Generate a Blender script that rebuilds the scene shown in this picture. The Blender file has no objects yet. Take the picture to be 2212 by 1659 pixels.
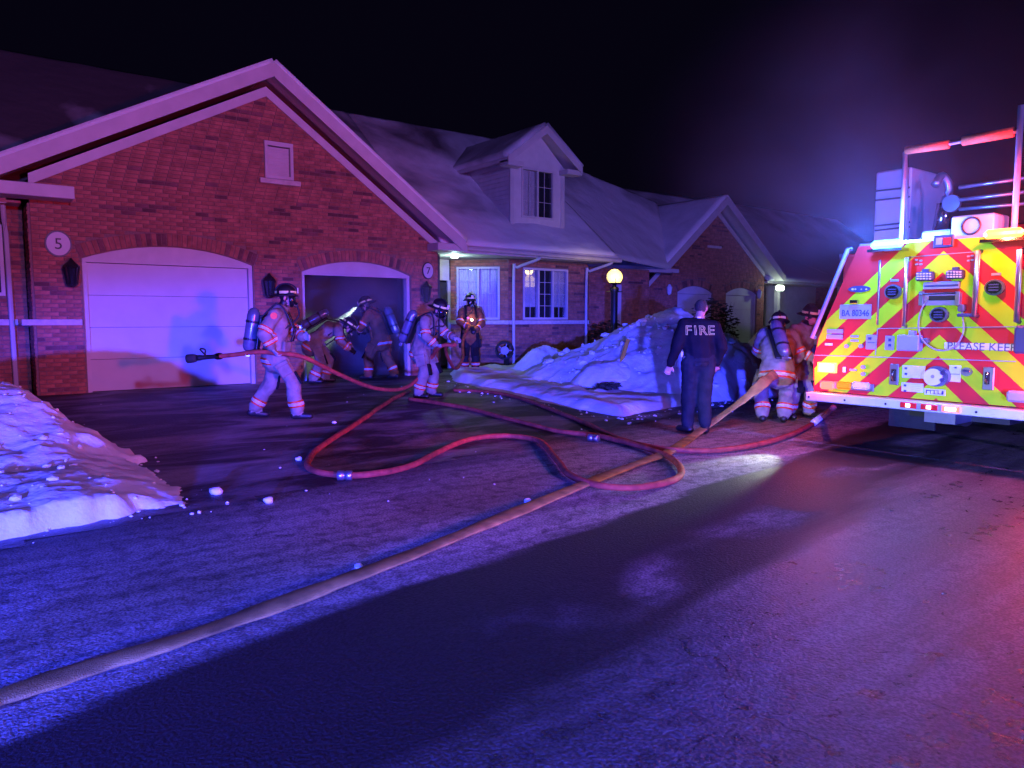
import bpy, bmesh, math, random
import numpy as np
from mathutils import Vector, Matrix, noise
from mathutils.bvhtree import BVHTree
random.seed(7)
R = math.radians
scn = bpy.context.scene
col = scn.collection

# ------------------------------------------------------------------ camera
CAM_H = 1.5; F_PX = 1600.0; IMG_W = 2212.0; IMG_H = 1659.0
HEAD = R(52.6); PITCH = math.atan((IMG_H / 2 - 687) / F_PX)
fh = Vector((math.cos(HEAD), math.sin(HEAD), 0)); rt = Vector((math.sin(HEAD), -math.cos(HEAD), 0))
fw = Vector((fh.x * math.cos(PITCH), fh.y * math.cos(PITCH), -math.sin(PITCH)))
upv = Vector((fh.x * math.sin(PITCH), fh.y * math.sin(PITCH), math.cos(PITCH)))
cd = bpy.data.cameras.new('camera'); cam = bpy.data.objects.new('camera', cd); col.objects.link(cam)
cd.sensor_width = 36; cd.lens = 36 * F_PX / IMG_W; cd.clip_end = 900; cd.clip_start = .05
m3 = Matrix((rt, upv, -fw)).transposed()
cam.matrix_world = Matrix.Translation((0, 0, CAM_H)) @ m3.to_4x4()
scn.camera = cam

# ------------------------------------------------------------------ night sky, exposure
w = bpy.data.worlds.new('World'); scn.world = w; w.use_nodes = True
nt = w.node_tree; nt.nodes.clear()
wo = nt.nodes.new('ShaderNodeOutputWorld'); bg = nt.nodes.new('ShaderNodeBackground'); bg2 = nt.nodes.new('ShaderNodeBackground')
sky = nt.nodes.new('ShaderNodeTexSky'); sky.sky_type = 'NISHITA'; sky.sun_disc = False
sky.sun_elevation = R(-9); sky.sun_rotation = R(200)
bg.inputs[1].default_value = .05
nt.links.new(sky.outputs[0], bg.inputs[0])
bg2.inputs[0].default_value = (.16, .11, .5, 1); bg2.inputs[1].default_value = .009
ad = nt.nodes.new('ShaderNodeAddShader')
nt.links.new(bg.outputs[0], ad.inputs[0]); nt.links.new(bg2.outputs[0], ad.inputs[1]); nt.links.new(ad.outputs[0], wo.inputs[0])
vs = scn.view_settings; vs.view_transform = 'Standard'; vs.look = 'None'; vs.exposure = 0; vs.gamma = 1; vs.use_curve_mapping = False
cy = scn.cycles
cy.use_denoising = True; cy.max_bounces = 6; cy.diffuse_bounces = 3; cy.glossy_bounces = 3; cy.volume_bounces = 0
cy.sample_clamp_indirect = 3; cy.use_adaptive_sampling = True; cy.adaptive_threshold = .02
cy.caustics_reflective = False; cy.caustics_refractive = False

def lamp(name, loc, colr, power, rad=.08, spot=None, target=None, blend=.4, spec=1.0):
    l = bpy.data.lights.new(name, 'SPOT' if spot else 'POINT')
    l.color = colr; l.energy = power; l.shadow_soft_size = rad; l.specular_factor = spec
    o = bpy.data.objects.new(name, l); o.location = loc; col.objects.link(o)
    if spot:
        l.spot_size = R(spot); l.spot_blend = blend
        o.rotation_euler = (Vector(target) - Vector(loc)).to_track_quat('-Z', 'Y').to_euler()
    return o
# beacons of the emergency vehicles parked behind the photographer, then added fill lamps
lamp('red_beacon', (3.2, -4.2, 1.9), (1, .035, .12), 3000, .22, spot=44, target=(4.0, 14.4, 3.0), blend=.85)
bl = lamp('blue_beacon', (-6.8, -9.0, .5), (.042, .048, 1), 84000, .2, spot=42, target=(6.6, 11.2, .5), blend=1); bl.scale = (1.4, .24, 1)
bl = lamp('road_blue_fill', (-4.0, .4, .9), (.03, .055, 1), 6800, .15, spot=56, target=(1.7, 4.2, 0), blend=1); bl.scale = (1.3, .8, 1)  # unseen lamp added to turn the left of the road blue
lamp('high_purple_fill', (2.0, -20, 6.0), (.27, .16, .90), 22000, .4, spot=56, target=(9, 15, 5.2), blend=.8)  # purple fill lamp added to lift the house fronts and roofs
lamp('white_fill', (-9, 1.0, .95), (.74, 1, .62), 6200, .12, spot=11.5, target=(8.0, 3.1, 1.2), blend=.5)  # added white spot, stands in for the chevrons' own retroreflection
lamp('white_fill', (-9, -.3, .95), (1, .95, .75), 8000, .10, spot=5.5, target=(9.4, 5.95, .45), blend=.9)  # added white spot on the stooping person's legs

# ------------------------------------------------------------------ pixel -> place helpers
def ray(x, y): return fw + rt * ((x - IMG_W / 2) / F_PX) + upv * ((IMG_H / 2 - y) / F_PX)
C0 = Vector((0, 0, CAM_H))
def PZ(x, y, z=0): d = ray(x, y); return C0 + d * ((z - CAM_H) / d.z)
def PY(x, y, Y): d = ray(x, y); return C0 + d * (Y / d.y)
def PX(x, y, X): d = ray(x, y); return C0 + d * (X / d.x)
def PD(x, y, dist): return C0 + ray(x, y) * dist
def ground_z(x, y):
    s = y - .19 * x
    top = 14.4 - .19 * x
    return .22 * min(1, max(0, (s - 5.9) / max(.5, top - 5.9)))
def PG(x, y, h=0):
    z = 0
    for _ in range(8):
        p = PZ(x, y, z + h); z = ground_z(p.x, p.y)
    return PZ(x, y, z + h)

# ------------------------------------------------------------------ materials
def M(name, colr, rough=.6, var=.18, scale=6, bump=0, bscale=60, metal=0, spec=.5, emit=None, estr=0, detail=4):
    m = bpy.data.materials.new(name); m.use_nodes = True
    n = m.node_tree.nodes; L = m.node_tree.links
    b = n['Principled BSDF']
    b.inputs['Roughness'].default_value = rough; b.inputs['Metallic'].default_value = metal
    b.inputs['Specular IOR Level'].default_value = spec
    tc = n.new('ShaderNodeTexCoord')
    if var:
        nz = n.new('ShaderNodeTexNoise'); nz.inputs['Scale'].default_value = scale; nz.inputs['Detail'].default_value = detail
        L.new(tc.outputs['Object'], nz.inputs['Vector'])
        mx = n.new('ShaderNodeMix'); mx.data_type = 'RGBA'
        mx.inputs[6].default_value = tuple(c * (1 - var) for c in colr) + (1,)
        mx.inputs[7].default_value = tuple(min(1, c * (1 + var)) for c in colr) + (1,)
        mp = n.new('ShaderNodeMapRange'); mp.inputs[1].default_value = .3; mp.inputs[2].default_value = .7
        L.new(nz.outputs['Fac'], mp.inputs[0]); L.new(mp.outputs[0], mx.inputs[0]); L.new(mx.outputs[2], b.inputs['Base Color'])
    else:
        b.inputs['Base Color'].default_value = tuple(colr) + (1,)
    if bump:
        n2 = n.new('ShaderNodeTexNoise'); n2.inputs['Scale'].default_value = bscale; n2.inputs['Detail'].default_value = 5
        L.new(tc.outputs['Object'], n2.inputs['Vector'])
        bp = n.new('ShaderNodeBump'); bp.inputs['Strength'].default_value = bump; bp.inputs['Distance'].default_value = .02
        L.new(n2.outputs['Fac'], bp.inputs['Height']); L.new(bp.outputs[0], b.inputs['Normal'])
    if emit:
        b.inputs['Emission Color'].default_value = tuple(emit) + (1,); b.inputs['Emission Strength'].default_value = estr
    return m
MT = {}
def mk(k, *a, **kw): MT[k] = M(k, *a, **kw); return MT[k]
mk('brick', (.37, .13, .088), .85, .3, 9, .5, 120)
mk('dark_brick', (.15, .055, .055), .8, .3, 9, .5, 120)
def vary(m, lo, hi):
    n = m.node_tree.nodes; L = m.node_tree.links; b = n['Principled BSDF']; src = b.inputs['Base Color'].links[0].from_socket
    g = n.new('ShaderNodeNewGeometry'); mr = n.new('ShaderNodeMapRange'); mr.inputs[3].default_value = lo; mr.inputs[4].default_value = hi
    oi = n.new('ShaderNodeObjectInfo'); fr = n.new('ShaderNodeMath'); fr.operation = 'ADD'; L.new(g.outputs['Random Per Island'], fr.inputs[0]); L.new(oi.outputs['Random'], fr.inputs[1])
    f2 = n.new('ShaderNodeMath'); f2.operation = 'FRACT'; L.new(fr.outputs[0], f2.inputs[0]); L.new(f2.outputs[0], mr.inputs[0])
    vm = n.new('ShaderNodeVectorMath'); vm.operation = 'SCALE'; L.new(src, vm.inputs[0]); L.new(mr.outputs[0], vm.inputs['Scale']); L.new(vm.outputs[0], b.inputs['Base Color'])
vary(MT['brick'], .80, 1.16); vary(MT['dark_brick'], .7, 1.5)
mk('mortar', (.24, .14, .115), .9, .2, 30, .4, 150)
mk('white_trim', (.52, .48, .49), .55, .08, 4)
mk('soffit', (.55, .52, .52), .7, .06, 4)
mk('door_panel', (.50, .47, .49), .5, .05, 3, .08, 90)
mk('stone_band', (.55, .48, .46), .8, .15, 12, .4, 80)
mk('siding', (.58, .54, .55), .7, .08, 5)
mk('glass', (.02, .022, .03), .06, 0, spec=.8)
mk('curtain', (.62, .62, .66), .8, .1, 10)
mk('black_cloth', (.012, .012, .015), .85, .2, 12, spec=.15)
mk('dark', (.015, .015, .018), .6, .2, 8)
mk('iron', (.012, .012, .014), .45, .2, 20)
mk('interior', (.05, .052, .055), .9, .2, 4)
mk('snow', (.80, .82, .86), .75, .07, 2.2, .6, 16)
mk('plaque', (.52, .50, .51), .5, .05, 8)
mk('ink', (.03, .025, .03), .6, 0)
mk('coat', (.23, .20, .165), .85, .35, 5, .35, 70, spec=.12)
mk('brown_coat', (.22, .095, .045), .85, .2, 9, .35, 70, spec=.12)
mk('navy', (.010, .010, .016), .75, .25, 8, .3, 60, spec=.12)
mk('charcoal', (.020, .023, .030), .8, .25, 8, .3, 60, spec=.12)
mk('black', (.012, .012, .014), .5, .2, 12)
mk('gloss_black', (.01, .01, .012), .18, .1, 12)
mk('glove', (.30, .33, .34), .8, .25, 25, .3, 80, spec=.12)
mk('skin', (.55, .30, .22), .55, .1, 20)
mk('hair', (.05, .045, .042), .8, .3, 60, .6, 160)
mk('trim_orange', (.95, .13, .035), .6, .05, 20)
mk('trim_silver', (.85, .85, .85), .45, .05, 20)
mk('trim_lime', (.75, .80, .28), .5, .08, 20)
mk('tank', (.16, .18, .25), .25, .2, 10, metal=.4)
mk('hose_red', (.34, .055, .03), .7, .45, 9, .5, 180)
mk('hose_tan', (.36, .235, .06), .8, .45, 7, .5, 150)
mk('chrome', (.6, .62, .66), .16, .1, 20, metal=1)
mk('steel', (.36, .38, .46), .35, .1, 10, metal=.85)
mk('truck_red', (.60, .028, .035), .5, .05, 4, spec=.15)
mk('truck_yellow', (.46, .76, .018), .5, .05, 6, spec=.15)
mk('truck_white', (.36, .36, .42), .4, .05, 4)
mk('truck_gray', (.30, .31, .36), .5, .1, 8)
mk('bumper_metal', (.70, .76, .78), .4, .06, 8, metal=.3)
mk('pad_orange', (.85, .16, .05), .7, .15, 30, .3, 100)
mk('rubber', (.02, .02, .02), .85, .2, 14, .3, 40)
mk('sign_white', (.72, .76, .80), .5, .05, 10)
mk('blue_lit_plate', (.27, .31, .58), .5, .05, 10)  # plates are white; the blue lamplight is put into the colour
mk('sign_ink', (.10, .11, .16), .6, 0)
mk('ink_blue', (.04, .05, .16), .5, 0)
mk('amber_lens', (.8, .42, .01), .2, .1, 30)
mk('clear_lens', (.6, .62, .68), .12, .1, 40)
mk('lit_blue', (.1, .3, 1), .3, 0, emit=(.05, .30, 1), estr=13)
mk('lit_amber', (1, .3, .05), .3, 0, emit=(1, .20, .03), estr=9)
mk('lit_red', (1, .05, .03), .3, 0, emit=(1, .10, .06), estr=4)
mk('lit_core', (1, .8, .6), .3, 0, emit=(1, .66, .36), estr=7)
mk('red_lens', (.7, .02, .02), .25, .1, 30)
mk('lit_warm', (1, .8, .4), .4, 0, emit=(1, .72, .16), estr=2.3)
mk('lit_porch', (.8, 1, .8), .4, 0, emit=(.75, 1, .72), estr=6)
mk('lit_torch', (.9, 1, .95), .4, 0, emit=(.8, 1, .9), estr=7)
mk('bark', (.05, .035, .025), .9, .3, 12)
mk('leaf', (.05, .045, .03), .8, .3, 5)
mk('stake', (.72, .36, .04), .6, .1, 20)
mk('wood', (.30, .22, .15), .8, .2, 10)

def clear_glass():
    m = bpy.data.materials.new('clear_glass'); m.use_nodes = True; n = m.node_tree.nodes; L = m.node_tree.links; n.clear()
    o = n.new('ShaderNodeOutputMaterial'); t = n.new('ShaderNodeBsdfTransparent'); g = n.new('ShaderNodeBsdfGlossy'); g.inputs['Roughness'].default_value = .04
    f = n.new('ShaderNodeFresnel'); f.inputs[0].default_value = 1.5; x = n.new('ShaderNodeMixShader')
    L.new(f.outputs[0], x.inputs[0]); L.new(t.outputs[0], x.inputs[1]); L.new(g.outputs[0], x.inputs[2]); L.new(x.outputs[0], o.inputs[0]); return m
MT['clear_glass'] = clear_glass()
def road_material():
    m = bpy.data.materials.new('asphalt'); m.use_nodes = True
    n = m.node_tree.nodes; L = m.node_tree.links; b = n['Principled BSDF']
    tc = n.new('ShaderNodeTexCoord'); sp = n.new('ShaderNodeSeparateXYZ'); L.new(tc.outputs['Object'], sp.inputs[0])
    def math_(op, a, b_=None, clamp=False):
        k = n.new('ShaderNodeMath'); k.operation = op; k.use_clamp = clamp
        for i, v in enumerate((a, b_)):
            if v is None: continue
            if isinstance(v, (int, float)): k.inputs[i].default_value = v
            else: L.new(v, k.inputs[i])
        return k.outputs[0]
    def nz(scale, detail=5, vec=None, dist=0):
        k = n.new('ShaderNodeTexNoise'); k.inputs['Scale'].default_value = scale; k.inputs['Detail'].default_value = detail
        k.inputs['Distortion'].default_value = dist
        L.new(vec or tc.outputs['Object'], k.inputs['Vector']); return k.outputs['Fac']
    def rng(v, a, c, o0=0, o1=1):
        k = n.new('ShaderNodeMapRange'); k.interpolation_type = 'SMOOTHSTEP'
        k.inputs[1].default_value = a; k.inputs[2].default_value = c; k.inputs[3].default_value = o0; k.inputs[4].default_value = o1
        L.new(v, k.inputs[0]); return k.outputs[0]
    # position across the street
    s = math_('SUBTRACT', sp.outputs[1], math_('MULTIPLY', sp.outputs[0], .19))
    mpv = n.new('ShaderNodeMapping'); mpv.inputs['Scale'].default_value = (.22, 1.3, 1); mpv.inputs['Rotation'].default_value = (0, 0, R(-11))
    L.new(tc.outputs['Object'], mpv.inputs[0])
    streak = nz(1.4, 6, mpv.outputs[0], .4); blot = nz(.7, 5, None, .3); fine = nz(9, 6); grit = nz(70, 3)
    sj = math_('ADD', s, math_('MULTIPLY', math_('SUBTRACT', streak, .5), .8))
    # dry salt and snow dust: along the kerb side, thinner ribbons between the wheel tracks
    d1 = math_('MULTIPLY', rng(sj, 3.06, 3.22), rng(sj, 4.9, 6.0, 1, .12))
    d2 = math_('MULTIPLY', math_('MULTIPLY', rng(sj, 1.95, 2.2), rng(sj, 2.3, 2.6, 1, 0)), rng(blot, .5, .62))
    zone = rng(sj, 1.95, 1.7); d3 = math_('MULTIPLY', zone, .46)
    dust = math_('MAXIMUM', math_('MAXIMUM', d1, math_('MULTIPLY', d2, .6)), d3)
    patch = rng(fine, .36, .52, .55, 1); patch2 = rng(blot, .30, .55, .62, 1)
    mp2 = n.new('ShaderNodeMapping'); mp2.inputs['Scale'].default_value = (.05, 3.2, 1); mp2.inputs['Rotation'].default_value = (0, 0, R(-11)); L.new(tc.outputs['Object'], mp2.inputs[0])
    tracks = rng(nz(2.2, 4, mp2.outputs[0], .15), .36, .60, .68, 1.05)
    vo = n.new('ShaderNodeTexVoronoi'); vo.feature = 'DISTANCE_TO_EDGE'; vo.inputs['Scale'].default_value = .33
    wv = n.new('ShaderNodeVectorMath'); wv.operation = 'ADD'; wn_ = n.new('ShaderNodeTexNoise'); wn_.inputs['Scale'].default_value = 1.8; wn_.inputs['Detail'].default_value = 6
    L.new(tc.outputs['Object'], wn_.inputs['Vector']); sc_ = n.new('ShaderNodeVectorMath'); sc_.operation = 'SCALE'; sc_.inputs['Scale'].default_value = .9; L.new(wn_.outputs['Color'], sc_.inputs[0]); L.new(tc.outputs['Object'], wv.inputs[0]); L.new(sc_.outputs[0], wv.inputs[1]); L.new(wv.outputs[0], vo.inputs['Vector'])
    crack = rng(vo.outputs['Distance'], .0, .006, .5, 1)
    dust = math_('MULTIPLY', math_('MULTIPLY', math_('MULTIPLY', math_('MULTIPLY', dust, patch), patch2), tracks), crack)
    mx = n.new('ShaderNodeMix'); mx.data_type = 'RGBA'; L.new(dust, mx.inputs[0])
    mx.inputs[6].default_value = (.030, .029, .031, 1); mx.inputs[7].default_value = (.40, .40, .42, 1)
    gm = n.new('ShaderNodeMix'); gm.data_type = 'RGBA'; gm.blend_type = 'MULTIPLY'; gm.inputs[0].default_value = .6
    L.new(mx.outputs[2], gm.inputs[6])
    gr = n.new('ShaderNodeMix'); gr.data_type = 'RGBA'; L.new(rng(grit, .35, .65), gr.inputs[0])
    gr.inputs[6].default_value = (.3, .3, .3, 1); gr.inputs[7].default_value = (1.8, 1.8, 1.8, 1)
    L.new(gr.outputs[2], gm.inputs[7]); L.new(gm.outputs[2], b.inputs['Base Color'])
    L.new(math_('SUBTRACT', rng(dust, 0, .3, .60, .88), math_('MULTIPLY', zone, .50)), b.inputs['Roughness'])
    b.inputs['Specular IOR Level'].default_value = .5
    bp = n.new('ShaderNodeBump'); bp.inputs['Strength'].default_value = .9; bp.inputs['Distance'].default_value = .008
    g2 = nz(55, 6); L.new(math_('ADD', g2, math_('MULTIPLY', grit, .5)), bp.inputs['Height']); L.new(bp.outputs[0], b.inputs['Normal'])
    return m
MT['asphalt'] = road_material()
def drive_material():
    m = M('driveway_asphalt', (.02, .02, .022), .6, 0); n = m.node_tree.nodes; L = m.node_tree.links; b = n['Principled BSDF']
    tc = [x for x in n if x.type == 'TEX_COORD'][0]
    mpv = n.new('ShaderNodeMapping'); mpv.inputs['Scale'].default_value = (.6, 1.5, 1); mpv.inputs['Rotation'].default_value = (0, 0, R(14)); L.new(tc.outputs['Object'], mpv.inputs[0])
    nz = n.new('ShaderNodeTexNoise'); nz.inputs['Scale'].default_value = .9; nz.inputs['Detail'].default_value = 9; nz.inputs['Roughness'].default_value = .66; nz.inputs['Distortion'].default_value = .6; L.new(mpv.outputs[0], nz.inputs['Vector'])
    mr = n.new('ShaderNodeMapRange'); mr.inputs[1].default_value = .45; mr.inputs[2].default_value = .64; L.new(nz.outputs['Fac'], mr.inputs[0])
    mx = n.new('ShaderNodeMix'); mx.data_type = 'RGBA'; mx.inputs[6].default_value = (.016, .016, .018, 1); mx.inputs[7].default_value = (.26, .26, .28, 1); L.new(mr.outputs[0], mx.inputs[0]); L.new(mx.outputs[2], b.inputs['Base Color'])
    n2 = n.new('ShaderNodeTexNoise'); n2.inputs['Scale'].default_value = 28; n2.inputs['Detail'].default_value = 6; L.new(tc.outputs['Object'], n2.inputs['Vector'])
    bp = n.new('ShaderNodeBump'); bp.inputs['Strength'].default_value = .7; bp.inputs['Distance'].default_value = .02; L.new(n2.outputs['Fac'], bp.inputs['Height']); L.new(bp.outputs[0], b.inputs['Normal'])
    return m
MT['driveway_asphalt'] = drive_material()
mk('earth', (.03, .03, .03), .9, .3, 1)

def roof_material():
    m = M('snowy_roof', (.6, .6, .64), .8, 0)
    n = m.node_tree.nodes; L = m.node_tree.links; b = n['Principled BSDF']
    tc = [x for x in n if x.type == 'TEX_COORD'][0]
    nz = n.new('ShaderNodeTexNoise'); nz.inputs['Scale'].default_value = .55; nz.inputs['Detail'].default_value = 8; nz.inputs['Distortion'].default_value = .3
    L.new(tc.outputs['Object'], nz.inputs['Vector'])
    sp = n.new('ShaderNodeSeparateXYZ'); L.new(tc.outputs['Object'], sp.inputs[0])
    hz = n.new('ShaderNodeMapRange'); hz.inputs[1].default_value = 3.0; hz.inputs[2].default_value = 6.8; hz.inputs[3].default_value = .36; hz.inputs[4].default_value = -.08; L.new(sp.outputs[2], hz.inputs[0])  # upward fall-off of the light put into the colour as thinning snow
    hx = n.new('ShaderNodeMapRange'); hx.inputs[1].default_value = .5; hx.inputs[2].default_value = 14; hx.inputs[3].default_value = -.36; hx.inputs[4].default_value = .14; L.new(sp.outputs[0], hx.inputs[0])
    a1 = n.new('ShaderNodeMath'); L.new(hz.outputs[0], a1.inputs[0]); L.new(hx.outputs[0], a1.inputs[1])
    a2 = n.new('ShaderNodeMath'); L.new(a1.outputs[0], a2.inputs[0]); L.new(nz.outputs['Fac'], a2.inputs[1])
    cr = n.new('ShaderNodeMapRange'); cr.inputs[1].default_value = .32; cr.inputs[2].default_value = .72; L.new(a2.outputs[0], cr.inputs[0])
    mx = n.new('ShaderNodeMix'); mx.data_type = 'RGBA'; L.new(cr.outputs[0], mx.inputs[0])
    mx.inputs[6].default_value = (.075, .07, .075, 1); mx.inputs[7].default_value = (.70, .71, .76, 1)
    L.new(mx.outputs[2], b.inputs['Base Color'])
    bp = n.new('ShaderNodeBump'); bp.inputs['Strength'].default_value = .5; bp.inputs['Distance'].default_value = .05
    n3 = n.new('ShaderNodeTexNoise'); n3.inputs['Scale'].default_value = 4; n3.inputs['Detail'].default_value = 8
    L.new(tc.outputs['Object'], n3.inputs['Vector'])
    L.new(n3.outputs['Fac'], bp.inputs['Height']); L.new(bp.outputs[0], b.inputs['Normal'])
    return m
MT['roof'] = roof_material()

# ------------------------------------------------------------------ object helpers
def tag(o, label=None, cat=None, group=None, kind=None):
    if label: o['label'] = label
    if cat: o['category'] = cat
    if group: o['group'] = group
    if kind: o['kind'] = kind
    return o
def empty(name, loc, label, cat, group=None, rz=0):
    o = bpy.data.objects.new(name, None); o.location = loc; o.rotation_euler.z = rz; o.empty_display_size = .2
    col.objects.link(o); bpy.context.view_layer.update(); return tag(o, label, cat, group)
def put(name, me, parent=None, mats=None, kind=None):
    o = bpy.data.objects.new(name, me); col.objects.link(o)
    if mats:
        for k in (mats if isinstance(mats, (list, tuple)) else [mats]): me.materials.append(MT[k])
    if parent is not None:
        o.parent = parent
        pw = parent.matrix_world if parent.type == 'EMPTY' else world_of(parent)
        o.matrix_parent_inverse = pw.inverted()
    if kind: o['kind'] = kind
    return o
def world_of(o):
    m = o.matrix_basis.copy()
    if o.parent is not None: m = world_of(o.parent) @ o.matrix_parent_inverse @ m
    return m
def bm_obj(name, bm, mats, parent=None, smooth=False, kind=None):
    me = bpy.data.meshes.new(name)
    bmesh.ops.recalc_face_normals(bm, faces=bm.faces[:])
    bm.to_mesh(me); bm.free()
    if smooth:
        me.polygons.foreach_set('use_smooth', [True] * len(me.polygons))
    return put(name, me, parent, mats, kind)
def bx(bm, c, s, rot=None, mi=0, bev=0):
    r = bmesh.ops.create_cube(bm, size=1)
    vv = r['verts']
    mm = Matrix.Translation(c) @ (rot.to_4x4() if rot is not None else Matrix()) @ Matrix.Diagonal((s[0], s[1], s[2], 1))
    bmesh.ops.transform(bm, matrix=mm, verts=vv)
    fs = {f for v in vv for f in v.link_faces}
    for f in fs: f.material_index = mi
    if bev:
        es = {e for v in vv for e in v.link_edges}
        r = bmesh.ops.bevel(bm, geom=list(es), offset=bev, segments=1, affect='EDGES')
        for f in r['faces']: f.material_index = mi
    return vv
def box(name, lo, hi, mat, parent=None, bev=0):
    bm = bmesh.new(); lo = Vector(lo); hi = Vector(hi)
    bx(bm, (lo + hi) / 2, hi - lo, bev=bev); return bm_obj(name, bm, mat, parent)
def loft(bm, secs, seg=12, mi=0, cap=True):
    """secs: list of (centre, axis_u*ru, axis_v*rv)"""
    rings = []
    for c, u, v in secs:
        rings.append([bm.verts.new(Vector(c) + u * math.cos(2 * math.pi * k / seg) + v * math.sin(2 * math.pi * k / seg)) for k in range(seg)])
    for a, b in zip(rings, rings[1:]):
        for k in range(seg):
            f = bm.faces.new((a[k], a[(k + 1) % seg], b[(k + 1) % seg], b[k])); f.material_index = mi
    if cap:
        for r_ in (rings[0][::-1], rings[-1]):
            f = bm.faces.new(r_); f.material_index = mi
    return rings
def frame_of(d, hint=Vector((0, 0, 1))):
    d = d.normalized()
    if abs(d.dot(hint)) > .97: hint = Vector((1, 0, 0))
    u = hint.cross(d).normalized(); v = d.cross(u).normalized(); return u, v
def tube(bm, pts, r, seg=8, mi=0, w=None, h=None, taper=None):
    pts = [Vector(p) for p in pts]; secs = []
    for i, p in enumerate(pts):
        d = (pts[min(i + 1, len(pts) - 1)] - pts[max(i - 1, 0)])
        u, v = frame_of(d)
        k = taper[i] if taper else 1
        secs.append((p, u * (w or r) * k, v * (h or r) * k))
    loft(bm, secs, seg, mi)
def spline(pts, n=8):
    pts = [Vector(p) for p in pts]; out = []
    P = [pts[0] * 2 - pts[1]] + pts + [pts[-1] * 2 - pts[-2]]
    for i in range(1, len(P) - 2):
        a, b, c, d = P[i - 1:i + 3]
        for k in range(n):
            t = k / n
            out.append(.5 * ((2 * b) + (c - a) * t + (2 * a - 5 * b + 4 * c - d) * t * t + (3 * b - a - 3 * c + d) * t ** 3))
    out.append(pts[-1]); return out
def disc(bm, c, n, r, depth, seg=20, mi=0, ry=None, hint=Vector((0, 0, 1))):
    n = Vector(n).normalized(); u, v = frame_of(n, hint)
    loft(bm, [(Vector(c), u * r, v * (ry or r)), (Vector(c) + n * depth, u * r, v * (ry or r))], seg, mi)
def text_mesh(s, size, depth=.003, outline=False, bev=.004, align='CENTER'):
    cu = bpy.data.curves.new('lettering', 'FONT'); cu.body = s; cu.size = size; cu.align_x = align; cu.align_y = 'CENTER'
    if outline: cu.fill_mode = 'NONE'; cu.bevel_depth = bev; cu.bevel_resolution = 0; cu.resolution_u = 3
    else: cu.extrude = depth; cu.resolution_u = 3
    o = bpy.data.objects.new('lettering', cu); col.objects.link(o)
    dg = bpy.context.evaluated_depsgraph_get(); me = bpy.data.meshes.new_from_object(o.evaluated_get(dg))
    bpy.data.objects.remove(o); return me
def text_at(name, s, size, pos, right, up, mat, parent, depth=.003, sx=1):
    me = text_mesh(s, size, depth)
    right = Vector(right).normalized(); up = Vector(up).normalized(); nn = right.cross(up)
    m = Matrix((right * sx, up, nn)).transposed().to_4x4(); m.translation = Vector(pos); me.transform(m)
    me.materials.clear()
    return put(name, me, parent, mat)

# ------------------------------------------------------------------ ground, street, driveway
def grid(name, x0, x1, y0, y1, nx, ny, zf, mat, kind='structure', skip=None, parent=None):
    xs = np.linspace(x0, x1, nx); ys = np.linspace(y0, y1, ny)
    vs_ = [(x, y, zf(x, y)) for y in ys for x in xs]; fs = []
    for j in range(ny - 1):
        for i in range(nx - 1):
            a = j * nx + i
            if skip and skip((xs[i] + xs[i + 1]) / 2, (ys[j] + ys[j + 1]) / 2): continue
            fs.append((a, a + 1, a + nx + 1, a + nx))
    me = bpy.data.meshes.new(name); me.from_pydata(vs_, [], fs); me.validate()
    me.polygons.foreach_set('use_smooth', [True] * len(me.polygons))
    o = put(name, me, parent, mat)
    if kind: o['kind'] = kind
    return o
grid('ground', -300, 300, -300, 300, 3, 3, lambda x, y: -.06, 'earth')
def fbm(x, y, s, o=4, z=0): return noise.fractal(Vector((x * s, y * s, z)), 1.0, 2.0, o)
grid('road', -40, 90, -18, 24, 261, 85, lambda x, y: .004 * fbm(x, y, .5) - .004, 'asphalt', skip=lambda x, y: (y - .19 * x) > 6.6)
grid('driveway', -1.0, 12.2, 5.6, 15.9, 89, 70, lambda x, y: ground_z(x, y) + .006 + .006 * fbm(x, y, 1.1), 'driveway_asphalt',
     skip=lambda x, y: (y - .19 * x) < 5.75 or (y > 14.5 and 1.0 < x < 8.95))

def lump(x, y, cx, cy_, rx, ry, h, p=2.0, rot=0):
    c, s = math.cos(rot), math.sin(rot); dx, dy = x - cx, y - cy_
    u = (dx * c + dy * s) / rx; v = (-dx * s + dy * c) / ry
    d = math.sqrt(u * u + v * v)
    return h * max(0, 1 - d ** p) if d < 1 else 0
def sstep(a, b, x): t = min(1, max(0, (x - a) / (b - a))); return t * t * (3 - 2 * t)

# snow-covered front lawn between the driveway and the next house
def lawn_edge(y): return 7.75 + .10 * fbm(y, 3, .9) + .02 * max(0, y - 8.6) ** 2 + .10 * max(0, y - 12.2) ** 2
def lawn_h(x, y):
    ed = lawn_edge(y); s = y - .19 * x
    e = min(x - ed, (s - 6.0 + .18 * fbm(x, 1, .8)) * 1.0)
    k = sstep(0, .55, e)
    h = ground_z(x, y) - .12 + k * (.26 + .05 * fbm(x, y, .7) + .045 * fbm(x, y, 2.6, 5) + .02 * fbm(x, y, 8, 3))
    return h
grid('snow', 7.2, 26, 6.5, 17.4, 230, 150, lawn_h, 'snow', skip=lambda x, y: x < lawn_edge(y) - .25 or (y - .19 * x) < 5.6 or (y > 14.6 and x < 14.3))
grid('far_snow', 26, 70, 10.6, 30, 60, 30, lambda x, y: .12 + .06 * fbm(x, y, .7), 'snow', skip=lambda x, y: (y - .19 * x) < 5.9)
grid('left_lawn', -25, .6, 9.0, 15.2, 60, 20, lambda x, y: ground_z(x, y) + .03 + .05 * fbm(x, y, .8), 'snow')

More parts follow.
